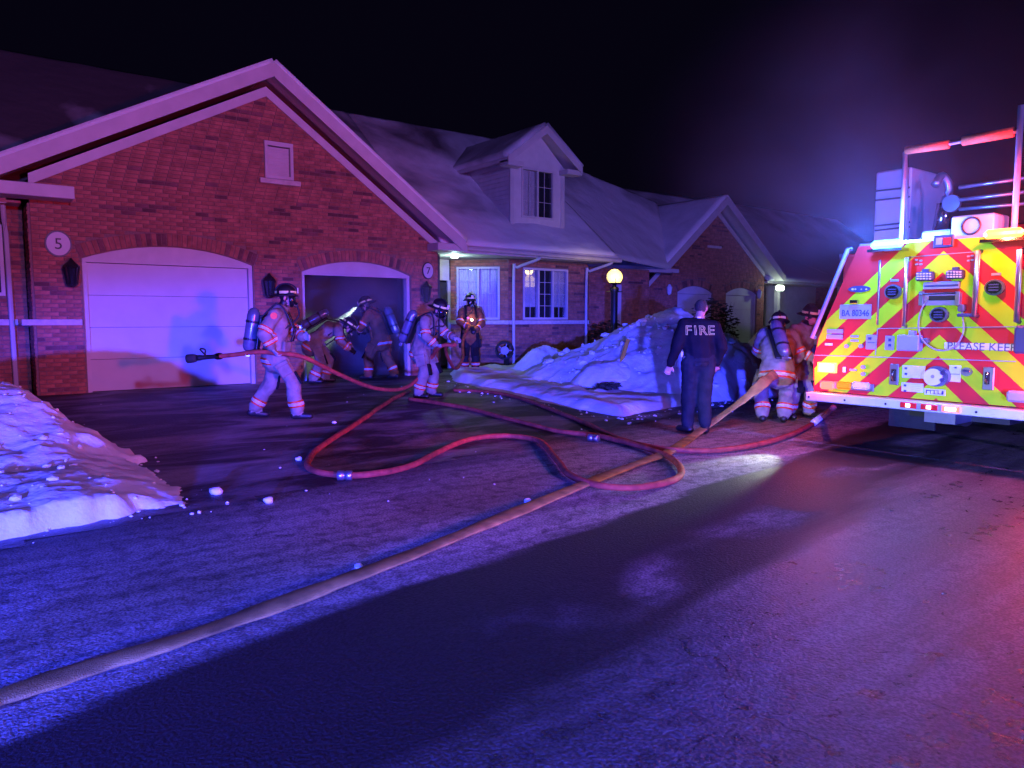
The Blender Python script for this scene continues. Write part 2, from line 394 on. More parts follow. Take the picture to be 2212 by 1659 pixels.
def snow_heap(name, label, x0, x1, y0, y1, n, hf, group=None):
    xs = np.linspace(x0, x1, n); ys = np.linspace(y0, y1, n)
    o = grid(name, x0, x1, y0, y1, n, n, hf, 'snow', kind=None)
    return tag(o, label, 'snow pile', group)
# bank beside the driveway, in the left foreground
def bank_h(x, y):
    s = y - .19 * x + .10 * fbm(x, y, 2.2, 4) + .04 * fbm(x, y, 9, 3)
    edge = 1.62 + .10 * fbm(x, y, 2.4, 4) + .05 * fbm(x, y, 8, 3) + .12 * fbm(y, 2, 1.1) - .50 * sstep(7.6, 10.5, y)
    k = (.35 * sstep(0, .12, edge - x) + .65 * sstep(0, .9, edge - x)) * sstep(5.92, 6.05, s) ; kk = sstep(6.0, 9.0, s)
    ridge = .18 + .52 * kk * math.exp(-((y - 9.3) / 1.9) ** 2) * (.8 + .3 * math.exp(-((x - .1) / .9) ** 2))
    h = ridge * k + k * (.06 * fbm(x, y, 1.1, 4) + .03 * fbm(x, y, 4.5, 4) + .02 * abs(fbm(x, y, 12, 4)))
    d = math.hypot((x + .55) / .8, (y - 7.6) / .42)
    h -= .20 * max(0, 1 - d * d) * k
    return h + ground_z(x, y) * k - .06 * (1 - k)
snow_heap('snow_bank', 'long ploughed snow bank with a dark hollow left of the driveway', -8, 1.9, 5.6, 12.5, 200, bank_h)
def big_h(x, y):
    a = lump(x, y, 12.35, 10.5, 3.1, 2.7, 1.5, 1.25, .25)
    a = max(a, lump(x, y, 13.3, 10.2, 3.0, 1.9, 1.05, 1.3, .25))
    a = max(a, lump(x, y, 11.2, 11.4, 1.9, 1.6, .75, 1.5))
    k = min(1, a * 2.5)
    return lawn_h(x, y) - .06 + a + k * (.09 * fbm(x, y, 1.1, 3) + .03 * fbm(x, y, 3.2, 4) + .018 * abs(fbm(x, y, 9, 4)))
snow_heap('snow_pile', 'tallest snow pile, shovelled up on the lawn behind the person in navy', 9.0, 16.6, 7.6, 13.6, 150, big_h)
def mid_h(x, y):
    a = max(lump(x, y, 11.15, 13.3, .95, .6, .58, 1.8, .15), lump(x, y, 12.1, 13.15, 1.0, .6, .46, 1.8))
    k = min(1, a * 3)
    return lawn_h(x, y) - .05 + a + k * (.05 * fbm(x, y, 2.2, 4) + .025 * fbm(x, y, 8, 3))
snow_heap('snow_pile.001', 'low rounded snow heap under the bay window beside the lamp post', 9.9, 13.4, 12.3, 14.4, 80, mid_h)
def bush_h(x, y):
    a = lump(x, y, 10.05, 10.0, .85, .66, .50, 2.4, -.65)
    d = math.hypot((x - 9.55) / .30, (y - 9.60) / .12); cut = max(0, 1 - d * d)
    return lawn_h(x, y) - .04 + a + min(1, a * 3) * .012 * fbm(x, y, 3)
snow_heap('snow_pile.002', 'smooth snow-capped mound with dark twigs showing under its rim in front of the lamp post', 8.9, 11.2, 8.9, 11.1, 70, bush_h)
def far_h(x, y):
    a = max(lump(x, y, 15.0, 9.9, 1.0, .8, 1.15, 1.8), lump(x, y, 16.0, 9.7, .9, .8, 1.0, 1.8))
    return lawn_h(x, y) - .05 + a + min(1, a * 3) * (.09 * abs(fbm(x, y, 2.5, 4)) + .03 * fbm(x, y, 9, 3))
snow_heap('snow_pile.003', 'lumpy snow heap beyond the stooping person with the air tank', 13.7, 17.3, 8.7, 11.1, 70, far_h)

def twigs(name, label, cat, c, rx, ry, rz, n, length, group=None, leafy=True):
    rnd = random.Random(hash(label) % 1000)
    t = empty(name, c, label, cat, group)
    bm = bmesh.new()
    c = Vector(c)
    for i in range(max(5, n // 12)):
        a = rnd.uniform(0, 6.28); e = Vector((math.cos(a) * rx * rnd.uniform(.2, .9), math.sin(a) * ry * rnd.uniform(.2, .9), rz * rnd.uniform(.6, 1.9)))
        p = [c + e * k + Vector((rnd.uniform(-.03, .03), rnd.uniform(-.03, .03), 0)) * (k > 0) for k in (0, .35, .7, 1)]
        tube(bm, p, .008, 5, taper=[1.4, 1, .7, .3])
    bm_obj('stem', bm, 'bark', t)
    bm = bmesh.new()
    for i in range(n):
        d = Vector((rnd.gauss(0, 1), rnd.gauss(0, 1), rnd.gauss(0, 1))).normalized() * rnd.uniform(.35, 1) ** .5
        p = c + Vector((d.x * rx, d.y * ry, rz + d.z * rz))
        q = Vector((rnd.gauss(0, 1), rnd.gauss(0, 1), rnd.gauss(0, 1))).normalized(); u, v = frame_of(q)
        L_ = length * rnd.uniform(.6, 1.3)
        vv = [bm.verts.new(p + u * L_ * a_ + v * L_ * .4 * b_) for a_, b_ in ((-1, 0), (0, -1), (1, 0), (0, 1))]
        bm.faces.new(vv)
    bm_obj('foliage', bm, 'leaf', t)
    return t
twigs('shrub', 'dark twigs poking from the rim of the snow-capped mound', 'shrub', (9.45, 9.52, ground_z(9.5, 9.6) + .12), .33, .17, .08, 240, .05)
twigs('shrub.001', 'dark bare shrub against the brick wall behind the lamp post', 'shrub', (15.2, 15.2, .2), 1.0, .6, .62, 700, .07)
twigs('shrub.002', 'brownish bush behind the tall snow pile in front of the far garage doors', 'shrub', (17.2, 13.2, .2), .8, .7, .95, 900, .07)
twigs('shrub.003', 'small dark tuft in the hollow of the left snow bank', 'shrub', (-.75, 7.75, .16), .34, .2, .1, 200, .05)

# loose snow chunks on the driveway and road
ch = [((467, 1068), .055), ((580, 1086), .040), ((645, 995), .035), ((775, 1226), .025), ((722, 915), .03), ((1140, 1085), .03)]
chl = ['largest white snow chunk lying on the driveway mouth', 'pale snow chunk right of the largest chunk on the driveway mouth', 'small snow lump just left of the red hose loop',
       'tiny snow crumb above the tan hose on the street', 'small snow lump on the driveway beside the striding person', 'tiny snow crumb on the asphalt below the hose loops']
for (q, r_), lb in zip(ch, chl):
    bm = bmesh.new(); bmesh.ops.create_icosphere(bm, subdivisions=2, radius=r_)
    p = PG(*q); 
    for v in bm.verts: v.co = v.co * (1 + .5 * noise.noise(v.co * 25 + Vector((q[0], 0, 0)))) ; v.co.z *= .75; v.co += p + Vector((0, 0, r_ * .5))
    tag(bm_obj('snow_chunk', bm, 'snow', smooth=True), lb, 'snow chunk', 'snow chunks on the pavement')

# crumbs and clods of snow along the ploughed edges
def crumbs(name, spots, seed):
    rnd = random.Random(seed); vs_ = []; fs = []
    ico = bmesh.new(); bmesh.ops.create_icosphere(ico, subdivisions=1, radius=1); iv = [v.co.copy() for v in ico.verts]; iff = [[v.index for v in f.verts] for f in ico.faces]; ico.free()
    for (x, y, z, r_) in spots:
        b0 = len(vs_); k = Vector((rnd.uniform(.7, 1.3), rnd.uniform(.7, 1.3), rnd.uniform(.5, .9)))
        for v in iv: q = Vector((v.x * k.x, v.y * k.y, v.z * k.z)) * r_ * rnd.uniform(.75, 1.2); vs_.append(Vector((x, y, z + r_ * .3)) + q)
        fs += [[b0 + i for i in f] for f in iff]
    me = bpy.data.meshes.new(name); me.from_pydata(vs_, [], fs); o = put(name, me, None, 'snow'); o['kind'] = 'stuff'; return o
rnd = random.Random(4); sp_ = []
for _ in range(200):
    if rnd.random() < .55:
        y = rnd.uniform(5.9, 11); x = 1.5 + abs(rnd.gauss(0, .22)) - .5 * sstep(7.6, 10.5, y) - .1
    else: x = rnd.uniform(-2.5, 1.6); y = 6.0 + .19 * x - abs(rnd.gauss(0, .16)) + .05
    sp_.append((x, y, ground_z(x, y), .005 + .026 * rnd.random() ** 6))
for _ in range(420):
    if rnd.random() < .4: y = rnd.uniform(7.6, 13.5); x = lawn_edge(y) - abs(rnd.gauss(0, .25)) + .15
    else: x = rnd.uniform(7.6, 14); y = 6.1 + .19 * x - abs(rnd.gauss(0, .3)) + .1
    sp_.append((x, y, ground_z(x, y), .006 + .03 * rnd.random() ** 6))
for _ in range(140):
    x = rnd.uniform(1.5, 8); y = rnd.uniform(5, 13); sp_.append((x, y, ground_z(x, y), .004 + .014 * rnd.random() ** 5))
for _ in range(160):
    x = rnd.uniform(-.9, 1.35); y = rnd.uniform(6.2, 10); sp_.append((x, y, bank_h(x, y), .010 + .035 * rnd.random() ** 5))
for _ in range(500):
    a = rnd.uniform(0, 6.28); q = rnd.uniform(.2, 1.05); x = 12.35 + math.cos(a) * 2.9 * q; y = 10.4 + math.sin(a) * 2.4 * q; sp_.append((x, y, max(big_h(x, y), lawn_h(x, y)), .015 + .09 * rnd.random() ** 4))
crumbs('snow_crumbs', sp_, 5)

# ------------------------------------------------------------------ brick walls
def scan(poly, z):
    xs = []
    for (a, b), (c, d) in zip(poly, poly[1:] + poly[:1]):
        if (b <= z < d) or (d <= z < b): xs.append(a + (z - b) * (c - a) / (d - b))
    xs.sort(); return list(zip(xs[::2], xs[1::2]))
def clip_iv(iv, cut):
    out = []
    for a, b in iv:
        segs = [(a, b)]
        for c, d in cut:
            ns = []
            for p, q in segs:
                if d <= p or c >= q: ns.append((p, q))
                else:
                    if c > p: ns.append((p, c))
                    if d < q: ns.append((d, q))
            segs = ns
        out += segs
    return out
def isect(A, B): return [(max(a, c), min(b, d)) for a, b in A for c, d in B if min(b, d) > max(a, c)]
BL, BH, MJ = .212, .060, .010
brick_meshes = {}
def brick_mesh(dark):
    if dark not in brick_meshes:
        l, h, d = BL, BH, .012
        vs_ = [(0, 0, 0), (l, 0, 0), (l, 0, h), (0, 0, h), (.003, d, .003), (l - .003, d, .003), (l - .003, d, h - .003), (.003, d, h - .003)]
        me = bpy.data.meshes.new('dark_brick' if dark else 'brick'); me.from_pydata(vs_, [], [(4, 5, 6, 7), (0, 1, 5, 4), (1, 2, 6, 5), (2, 3, 7, 6), (3, 0, 4, 7)][:])
        me.materials.append(MT['dark_brick' if dark else 'brick']); brick_meshes[dark] = me
    return brick_meshes[dark]
def flat_poly(bm, poly, holes, to3, thick_vec):
    loops = [poly] + holes; es = []
    for lp in loops:
        vv = [bm.verts.new(to3(*p)) for p in lp]
        for a, b in zip(vv, vv[1:] + vv[:1]): es.append(bm.edges.new((a, b)))
    r = bmesh.ops.triangle_fill(bm, use_beauty=True, edges=es)
    fs = [g for g in r['geom'] if isinstance(g, bmesh.types.BMFace)]
    if not fs: fs = bm.faces[:]
    r = bmesh.ops.extrude_face_region(bm, geom=fs)
    bmesh.ops.translate(bm, vec=thick_vec, verts=[g for g in r['geom'] if isinstance(g, bmesh.types.BMVert)])
def arch_pts(x0, x1, zs, rise, n=12):
    w_ = x1 - x0; Rr = (w_ * w_ / 4 + rise * rise) / (2 * rise); cx = (x0 + x1) / 2; cz = zs + rise - Rr
    a = math.asin(w_ / 2 / Rr)
    return [(cx + Rr * math.sin(t), cz + Rr * math.cos(t)) for t in np.linspace(a, -a, n)], (cx, cz, Rr, a)
def brick_wall(parent, O, d, poly, holes=(), arches=(), individual=0, rseed=1, near=None, bricks=True):
    """wall in the plane through O along the horizontal d; outward normal points towards the street; s runs along d"""
    d = Vector(d).normalized(); nrm = Vector((d.y, -d.x, 0)); O = Vector(O)
    to3 = lambda s, z: O + d * s + Vector((0, 0, z))
    bm = bmesh.new(); flat_poly(bm, list(poly), [list(h) for h in holes], to3, -nrm * .14)
    wl = bm_obj('wall', bm, 'mortar', parent)
    if not bricks: return wl
    rnd = random.Random(rseed); zmin = min(p[1] for p in poly); zmax = max(p[1] for p in poly)
    rows = int((zmax - zmin) / (BH + MJ)); items = []
    big = []
    for x0, x1, zb, zs, rise in arches:
        pts, (cx, cz, Rr, a) = arch_pts(x0 - .02, x1 + .02, zs, rise)
        k = (Rr + .235) / Rr
        big.append([(x0 - .012, zb - .5), (x1 + .012, zb - .5), (x1 + .012, zs)] + [(cx + (px - cx) * k, cz + (pz - cz) * k) for px, pz in pts] + [(x0 - .012, zs)])
    cuts = [list(h) for h in holes if not any(abs(h[0][0] - (a_[0])) < .05 for a_ in arches)] + big
    run = 0
    for r_ in range(rows):
        z0 = zmin + r_ * (BH + MJ) + MJ / 2; z1 = z0 + BH
        iv = isect(scan(poly, z0 + .001), scan(poly, z1 - .001))
        for h in cuts:
            cut = scan(h, z0 + .002) + scan(h, z1 - .002) + scan(h, (z0 + z1) / 2)
            iv = clip_iv(iv, [(a - .006, b + .006) for a, b in cut])
        for a, b in iv:
            a += .004; b -= .004
            st = a - (.5 * (BL + MJ) if r_ % 2 else 0); x = st
            while x < b - .03:
                p, q = max(a, x), min(b, x + BL)
                if q - p > .035:
                    if run > 0: run -= 1; dk = rnd.random() < .85
                    else:
                        dk = rnd.random() < .045
                        if dk: run = rnd.choice((0, 0, 1, 2))
                    items.append((p, q, z0, dk, rnd.uniform(.6, 1.25)))
                x += BL + MJ
    full = [i for i, it in enumerate(items) if it[1] - it[0] > BL - .002]
    def size(i):
        it = items[i]; P_ = to3((it[0] + it[1]) / 2, it[2]); return (P_ - C0).length
    full.sort(key=size); solo = set(full[:individual])
    vs_, fs, mi = [], [], []
    rotm = Matrix((d, nrm, Vector((0, 0, 1)))).transposed().to_4x4()
    for i, (p, q, z0, dk, dep) in enumerate(items):
        if i in solo:
            o = bpy.data.objects.new('brick', brick_mesh(dk)); m = rotm.copy(); m.translation = to3(p, z0); col.objects.link(o)
            o.parent = wl; o.matrix_basis = m @ Matrix.Diagonal((1, dep, 1, 1))
            continue
        b0 = len(vs_); D = .012 * dep
        for s, dd, z in ((p, 0, z0), (q, 0, z0), (q, 0, z0 + BH), (p, 0, z0 + BH), (p + .003, D, z0 + .003), (q - .003, D, z0 + .003), (q - .003, D, z0 + BH - .003), (p + .003, D, z0 + BH - .003)):
            vs_.append(to3(s, z) + nrm * dd)
        for f in ((4, 5, 6, 7), (0, 1, 5, 4), (1, 2, 6, 5), (2, 3, 7, 6), (3, 0, 4, 7)): fs.append(tuple(b0 + k for k in f)); mi.append(int(dk))
    for x0, x1, zb, zs, rise in arches:       # soldier bricks round the arch
        pts, (cx, cz, Rr, a) = arch_pts(x0 - .02, x1 + .02, zs, rise)
        n = int(2 * a * (Rr + .1) / .083)
        for k in range(n):
            t = -a + (k + .5) * 2 * a / n; hw = .036; dk = rnd.random() < .3
            b0 = len(vs_); ex = Vector((math.cos(t), -math.sin(t))); er = Vector((math.sin(t), math.cos(t)))
            for ru, rw, dd in ((0.012, -1, 0), (.012, 1, 0), (.23, 1.04, 0), (.23, -1.04, 0), (.015, -.93, .012), (.015, .93, .012), (.226, .97, .012), (.226, -.97, .012)):
                p2 = Vector((cx, cz)) + er * (Rr + ru) + ex * hw * rw
                vs_.append(to3(p2.x, p2.y) + nrm * dd)
            for f in ((4, 5, 6, 7), (0, 1, 5, 4), (1, 2, 6, 5), (2, 3, 7, 6), (3, 0, 4, 7)): fs.append(tuple(b0 + kk for kk in f)); mi.append(int(dk))
    if vs_:
        me = bpy.data.meshes.new('brickwork'); me.from_pydata(vs_, [], fs)
        me.materials.append(MT['brick']); me.materials.append(MT['dark_brick']); me.polygons.foreach_set('material_index', mi)
        put('brickwork', me, wl, None, 'stuff')
    return wl

def prism(name, pts, vec, mat, parent):
    bm = bmesh.new(); vec = Vector(vec)
    a = [bm.verts.new(p) for p in pts]; b = [bm.verts.new(Vector(p) + vec) for p in pts]
    bm.faces.new(a[::-1]); bm.faces.new(b)
    for k in range(len(a)): bm.faces.new((a[k], a[(k + 1) % len(a)], b[(k + 1) % len(a)], b[k]))
    return bm_obj(name, bm, mat, parent)
def snow_slab(name, pts, th, parent, n=26, amp=.03):
    """uneven snow layer over the quad pts (eave0, eave1, ridge1, ridge0)"""
    a, b, c, d = [Vector(p) for p in pts]; bm = bmesh.new(); top = []
    nn = (b - a).cross(d - a).normalized()
    if nn.z < 0: nn = -nn
    for j in range(n + 1):
        row = []
        for i in range(n + 1):
            s, t = i / n, j / n
            p = (a.lerp(b, s)).lerp(d.lerp(c, s), t)
            e = 0 if i in (0, n) or j in (0, n) else 1
            row.append(bm.verts.new(p + nn * (th * (.75 + .25 * e) + e * amp * (fbm(p.x, p.y, .9, 4, p.z) + .5 * fbm(p.x, p.y, 3, 4, p.z)))))
        top.append(row)
    for j in range(n):
        for i in range(n): bm.faces.new((top[j][i], top[j][i + 1], top[j + 1][i + 1], top[j + 1][i]))
    rim = [top[0][i] for i in range(n + 1)] + [top[j][n] for j in range(1, n + 1)] + [top[n][i] for i in range(n - 1, -1, -1)] + [top[j][0] for j in range(n - 1, 0, -1)]
    low = [bm.verts.new(v.co - nn * th * .9) for v in rim]
    for k in range(len(rim)): bm.faces.new((rim[k], low[k], low[(k + 1) % len(rim)], rim[(k + 1) % len(rim)]))
    return bm_obj(name, bm, 'roof', parent, smooth=True)

def window(parent, O, d, s0, s1, z0, z1, panels, gridn=(2, 4), curtain=None, depth=.09, frame=.055, lift=0):
    d = Vector(d).normalized(); nrm = Vector((d.y, -d.x, 0)); O = Vector(O); rot = Matrix((d, nrm, Vector((0, 0, 1)))).transposed()
    bm = bmesh.new()
    def b(sa, sb, za, zb, n0, n1): bx(bm, O + d * (sa + sb) / 2 + nrm * (n0 + n1) / 2 + Vector((0, 0, (za + zb) / 2)), (sb - sa, n1 - n0, zb - za), rot)
    b(s0, s1, z1 - frame, z1, -.08, .02); b(s0, s1, z0, z0 + frame, -.08, .02)
    b(s0, s0 + frame, z0 + frame, z1 - frame, -.08, .018); b(s1 - frame, s1, z0 + frame, z1 - frame, -.08, .018)
    pw = (s1 - s0 - frame) / panels
    for k in range(1, panels): b(s0 + k * pw, s0 + k * pw + frame, z0 + frame, z1 - frame, -.08, .012)
    wn = bm_obj('window', bm, 'white_trim', parent)
    for k in range(panels):
        a0 = s0 + k * pw + frame; a1 = s0 + (k + 1) * pw
        bm = bmesh.new(); b_ = lambda sa, sb, za, zb, n0, n1: bx(bm, O + d * (sa + sb) / 2 + nrm * (n0 + n1) / 2 + Vector((0, 0, (za + zb) / 2)), (sb - sa, n1 - n0, zb - za), rot)
        b_(a0, a1, z0 + frame, z1 - frame, -.058, -.05)
        cl = bool(curtain and curtain[k] == 'curtain')
        bm_obj('pane', bm, 'clear_glass' if cl else 'glass', wn)
        if cl:
            bm = bmesh.new(); nf = 24; va = []
            for i in range(nf + 1):
                q = O + d * (a0 + (a1 - a0) * i / nf) - nrm * (.085 + .012 * math.sin(i * 1.9))
                va.append((bm.verts.new(q + Vector((0, 0, z0 + frame + lift))), bm.verts.new(q + Vector((0, 0, z1 - frame)))))
            for q, r_ in zip(va, va[1:]): bm.faces.new((q[0], r_[0], r_[1], q[1]))
            bm_obj('curtain', bm, 'curtain', wn, True)
            bm = bmesh.new(); b_(a0, a1, z0 + frame, z1 - frame, -.13, -.11); bm_obj('dark_room', bm, 'dark', wn)
        bm = bmesh.new()
        for i in range(1, gridn[0]): x = a0 + (a1 - a0) * i / gridn[0]; b_(x - .005, x + .005, z0 + frame, z1 - frame, -.05, -.035)
        for j in range(1, gridn[1]): z = z0 + frame + (z1 - z0 - 2 * frame) * j / gridn[1]; b_(a0, a1, z - .005, z + .005, -.05, -.037)
        bm_obj('muntin', bm, 'soffit', wn)
    return wn

def garage_door(parent, x0, x1, y, z0, zs, rise, closed=True):
    g = .07
    pts, _ = arch_pts(x0, x1, zs, rise, 14)
    inner = [(x1 - g, zs - .03), (x1 - g, z0)]
    bm = bmesh.new()     # frame: jambs and the head board filling the arch
    flat_poly(bm, [(x0, z0), (x0 + g, z0), (x0 + g, zs - .05), (x1 - g, zs - .05), (x1 - g, z0), (x1, z0), (x1, zs)] + pts[1:-1] + [(x0, zs)], [], lambda s, z: Vector((s, y + .05, z)), Vector((0, .13, 0)))
    fr = bm_obj('door_frame', bm, 'white_trim', parent)
    bm = bmesh.new()
    bx(bm, ((x0 + x1) / 2, y + .04, zs - .03), (x1 - x0 - .02, .03, .05)); bm_obj('head_trim', bm, 'white_trim', fr)
    if closed:
        n = 4; hh = (zs - .05 - z0 - .02) / n
        for k in range(n):
            box('door_section', (x0 + g + .004, y + .12, z0 + .015 + k * hh), (x1 - g - .004, y + .16, z0 + .015 + (k + 1) * hh - .004), 'door_panel', parent, bev=.004)
    return fr

def gable_block(parent, x0, x1, y, z0, apex, el, er, doors, yb, individual, rseed, vent=None, wall_low=None):
    """el / er: (x, z) of the outer roof edge left / right at the eave"""
    xa, za = apex; ov = .5; yo = y - ov
    sl = (za - el[1]) / (xa - el[0]); sr = (za - er[1]) / (er[0] - xa)
    dz = .40
    rl = lambda x: za - dz - sl * (xa - x); rr = lambda x: za - dz - sr * (x - xa)
    poly = [(x0, z0), (x1, z0), (x1, rr(x1)), (xa, za - dz), (x0, rl(x0))]
    holes = []; arches = []
    for a, b, zs, rise in doors:
        pts, _ = arch_pts(a, b, zs, rise, 14)
        holes.append([(a, z0 + .001), (b, z0 + .001), (b, zs)] + pts[1:-1] + [(a, zs)]); arches.append((a, b, z0, zs, rise))
    if vent: holes.append([(vent[0], vent[2]), (vent[1], vent[2]), (vent[1], vent[3]), (vent[0], vent[3])])
    # door openings reach the bottom edge: notch them out of the outline instead of punching holes
    base = [(x0, z0)]
    for h in holes[:len(doors)]:
        base += [h[0][:1] + (z0,)] + [h[-1]] + h[-2:2:-1] + [h[2]] + [(h[1][0], z0)]
    base += poly[1:]
    rest = holes[len(doors):]
    wl = brick_wall(parent, (0, y, 0), (1, 0, 0), base, rest, arches, individual, rseed)
    # roof slopes with their snow, rake boards and frieze
    for sgn, (ex, ez) in ((-1, el), (1, er)):
        A = Vector((ex, yo, ez)); T = Vector((xa, yo, za)); B = Vector((ex, yb, ez)); D = Vector((xa, yb, za))
        dn = (T - A).normalized(); perp = Vector((-dn.z, 0, dn.x)) if dn.x > 0 else Vector((dn.z, 0, -dn.x))
        prism('roof', [A - perp * .16, T - Vector((0, 0, .16 / abs(dn.x))), T - Vector((0, 0, .02)), A - perp * .02], (0, yb - yo, 0), 'soffit', parent)
        sl_ = snow_slab('roof_snow', (A - perp * .016, B - perp * .016, D - Vector((0, 0, .016)), T - Vector((0, 0, .016))), .10, parent, 24, .02); sl_.data.materials[0] = MT['snow']
        h1 = .02; h2 = .24
        prism('rake_board', [A - perp * h1 + Vector((0, -.03, 0)), T + Vector((0, -.03, -h1 / abs(dn.x))), T + Vector((0, -.03, -h2 / abs(dn.x))), A - perp * h2 + Vector((0, -.03, 0))], (0, .028, 0), 'white_trim', parent)
        xw = x0 if sgn < 0 else x1; zw = rl(x0) if sgn < 0 else rr(x1)
        prism('frieze_board', [(xw, y - .035, zw + .06), (xa, y - .035, za - dz + .06), (xa, y - .035, za - dz - .12), (xw, y - .035, zw - .12)], (0, .033, 0), 'white_trim', parent)
        prism('soffit', [A - perp * .165 + Vector((0, .0, 0)), T - Vector((0, 0, .165 / abs(dn.x))), T - Vector((0, 0, .185 / abs(dn.x))), A - perp * .185], (0, ov - .05, 0), 'soffit', parent)
    return wl

# ------------------------------------------------------------------ the brick house on fire
house = empty('brick_house', (5, 14.4, .2), 'red brick bungalow with an open smoky garage, snowy roof and dormer', 'house')
D1 = (1.90, 4.76, 2.50, .27); D2 = (5.73, 8.20, 2.42, .25)
gable_block(house, 1.2, 8.9, 14.4, .2, (5.1, 6.22), (.45, 3.76), (9.36, 3.20), [D1, D2], 19.6, 300, 3, vent=(5.04, 5.60, 4.18, 4.88))
garage_door(house, *D1[:2], 14.4, .22, D1[2], D1[3], True)
garage_door(house, *D2[:2], 14.4, .22, D2[2], D2[3], False)
# boxed eave returns at the feet of the gable
box('eave_return', (-.2, 13.88, 3.40), (1.78, 14.38, 3.60), 'white_trim', house, .01)
box('eave_return', (8.62, 13.92, 2.98), (9.4, 14.38, 3.14), 'white_trim', house, .01)
# louvred gable vent
bm = bmesh.new()
for a, b in (((5.04, 14.36, 4.18), (5.10, 14.46, 4.88)), ((5.54, 14.36, 4.18), (5.60, 14.46, 4.88)), ((5.101, 14.36, 4.80), (5.539, 14.46, 4.88)), ((5.101, 14.36, 4.18), (5.539, 14.46, 4.24))):
    bx(bm, (Vector(a) + Vector(b)) / 2, Vector(b) - Vector(a))
vent = bm_obj('gable_vent', bm, 'white_trim', house)
for k in range(8):
    bm = bmesh.new(); bx(bm, (5.32, 14.44, 4.275 + k * .068), (.434, .012, .075), Matrix.Rotation(R(25), 3, 'X')); bm_obj('slat', bm, 'soffit', vent)
box('vent_sill', (4.92, 14.30, 4.07), (5.72, 14.46, 4.165), 'stone_band', house, .01)
box('stone_band', (1.0, 14.345, 1.38), (1.86, 14.39, 1.48), 'stone_band', house, .008)
# garage interior
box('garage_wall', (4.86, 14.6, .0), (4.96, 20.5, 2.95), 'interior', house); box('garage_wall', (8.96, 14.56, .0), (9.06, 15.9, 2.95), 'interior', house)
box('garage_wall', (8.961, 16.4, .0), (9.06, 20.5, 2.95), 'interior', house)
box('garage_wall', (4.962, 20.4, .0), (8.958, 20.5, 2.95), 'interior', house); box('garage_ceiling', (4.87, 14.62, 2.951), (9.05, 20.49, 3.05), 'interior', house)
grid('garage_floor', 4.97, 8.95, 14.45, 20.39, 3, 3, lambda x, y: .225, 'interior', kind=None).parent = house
bpy.data.objects['garage_floor'].matrix_parent_inverse = house.matrix_world.inverted()

# recessed wing at the left
brick_wall(house, (-7, 15.1, 0), (1, 0, 0), [(0, .15), (8.15, .15), (8.15, 3.4), (0, 3.4)], [[(6.4, 1.87), (7.85, 1.87), (7.85, 3.05), (6.4, 3.05)]], (), 0, 5)
window(house, (-7, 15.1, 0), (1, 0, 0), 6.4, 7.85, 1.87, 3.05, 2, (2, 3))
brick_wall(house, (1.17, 15.08, 0), (0, -1, 0), [(0, .15), (.67, .15), (.67, 3.35), (0, 3.35)], (), (), 0, 6)
box('eave_board', (-7, 14.55, 3.34), (.9, 14.60, 3.5), 'white_trim', house); box('soffit', (-7, 14.60, 3.36), (1.1, 15.1, 3.40), 'soffit', house)
box('stone_band', (-7, 15.05, 1.38), (1.0, 15.09, 1.48), 'stone_band', house)
bm = bmesh.new(); tube(bm, [(.86, 14.75, 3.36), (.88, 14.95, 3.1), (.9, 15.02, 2.9), (.92, 15.02, .3)], .04, 8); bm_obj('downspout', bm, 'white_trim', house)

# main roof
SL = .8; EY, EZ = 14.2, 3.12; RY = 19.0; RZ = EZ + SL * (RY - EY)
def main_z(y): return EZ + SL * (y - EY)
for (xa, xb, y0) in ((-9, .2, EY + .25), (.2, 8.9, 15.0), (8.9, 14.35, EY)):
    snow_slab('roof_snow', ((xa, y0, main_z(y0)), (xb, y0, main_z(y0)), (xb, RY, RZ), (xa, RY, RZ)), .10, house, 40, .035)
    prism('roof', [(xa, y0, main_z(y0) - .12), (xa, RY, RZ - .12), (xa, RY, RZ + .01), (xa, y0, main_z(y0) + .01)], (xb - xa - .002, 0, 0), 'soffit', house)
snow_slab('roof_snow', ((14.35, EY + .15, EZ), (19.2, 16.5, 3.1), (21.9, 19.6, 5.85), (14.35, RY, RZ)), .10, house, 34, .035)
snow_slab('roof_snow', ((14.35, 23.8, 3.1), (-9, 23.8, 3.1), (-9, RY, RZ), (14.35, RY, RZ)), .1, house, 4, .0)

# entry and angled bay
box('fascia', (8.95, EY - .03, 2.97), (14.4, EY, 3.15), 'white_trim', house); 
bm = bmesh.new(); tube(bm, [(9.0, EY - .08, 3.08), (14.45, EY - .08, 3.02)], .055, 8); bm_obj('gutter', bm, 'white_trim', house)
bm = bmesh.new(); flat_poly(bm, [(8.92, EY + .003), (14.35, EY + .003), (14.35, 15.1), (10.3, 16.2), (8.92, 16.2)], [], lambda a, b: Vector((a, b, 2.985)), Vector((0, 0, .03))); bm_obj('soffit', bm, 'soffit', house)
A_ = Vector((10.23, 15.94, 0)); B_ = Vector((11.28, 14.9, 0)); C_ = Vector((13.95, 14.9, 0)); E_ = Vector((15.0, 15.94, 0))
zt = 2.97
L1 = (B_ - A_).length; L2 = (C_ - B_).length
brick_wall(house, A_, B_ - A_, [(0, .15), (L1, .15), (L1, zt), (0, zt)], [[(.16, 1.46), (1.26, 1.46), (1.26, 2.78), (.16, 2.78)]], (), 0, 8)
window(house, A_, B_ - A_, .16, 1.26, 1.46, 2.78, 2, (2, 4), ['curtain', 'curtain'])
brick_wall(house, B_, C_ - B_, [(0, .15), (L2, .15), (L2, zt), (0, zt)], [[(.46, 1.46), (1.98, 1.46), (1.98, 2.78), (.46, 2.78)]], (), 0, 9)
window(house, B_, C_ - B_, .46, 1.98, 1.46, 2.78, 3, (2, 4), ['curtain', 'glass', 'curtain'], lift=.27)
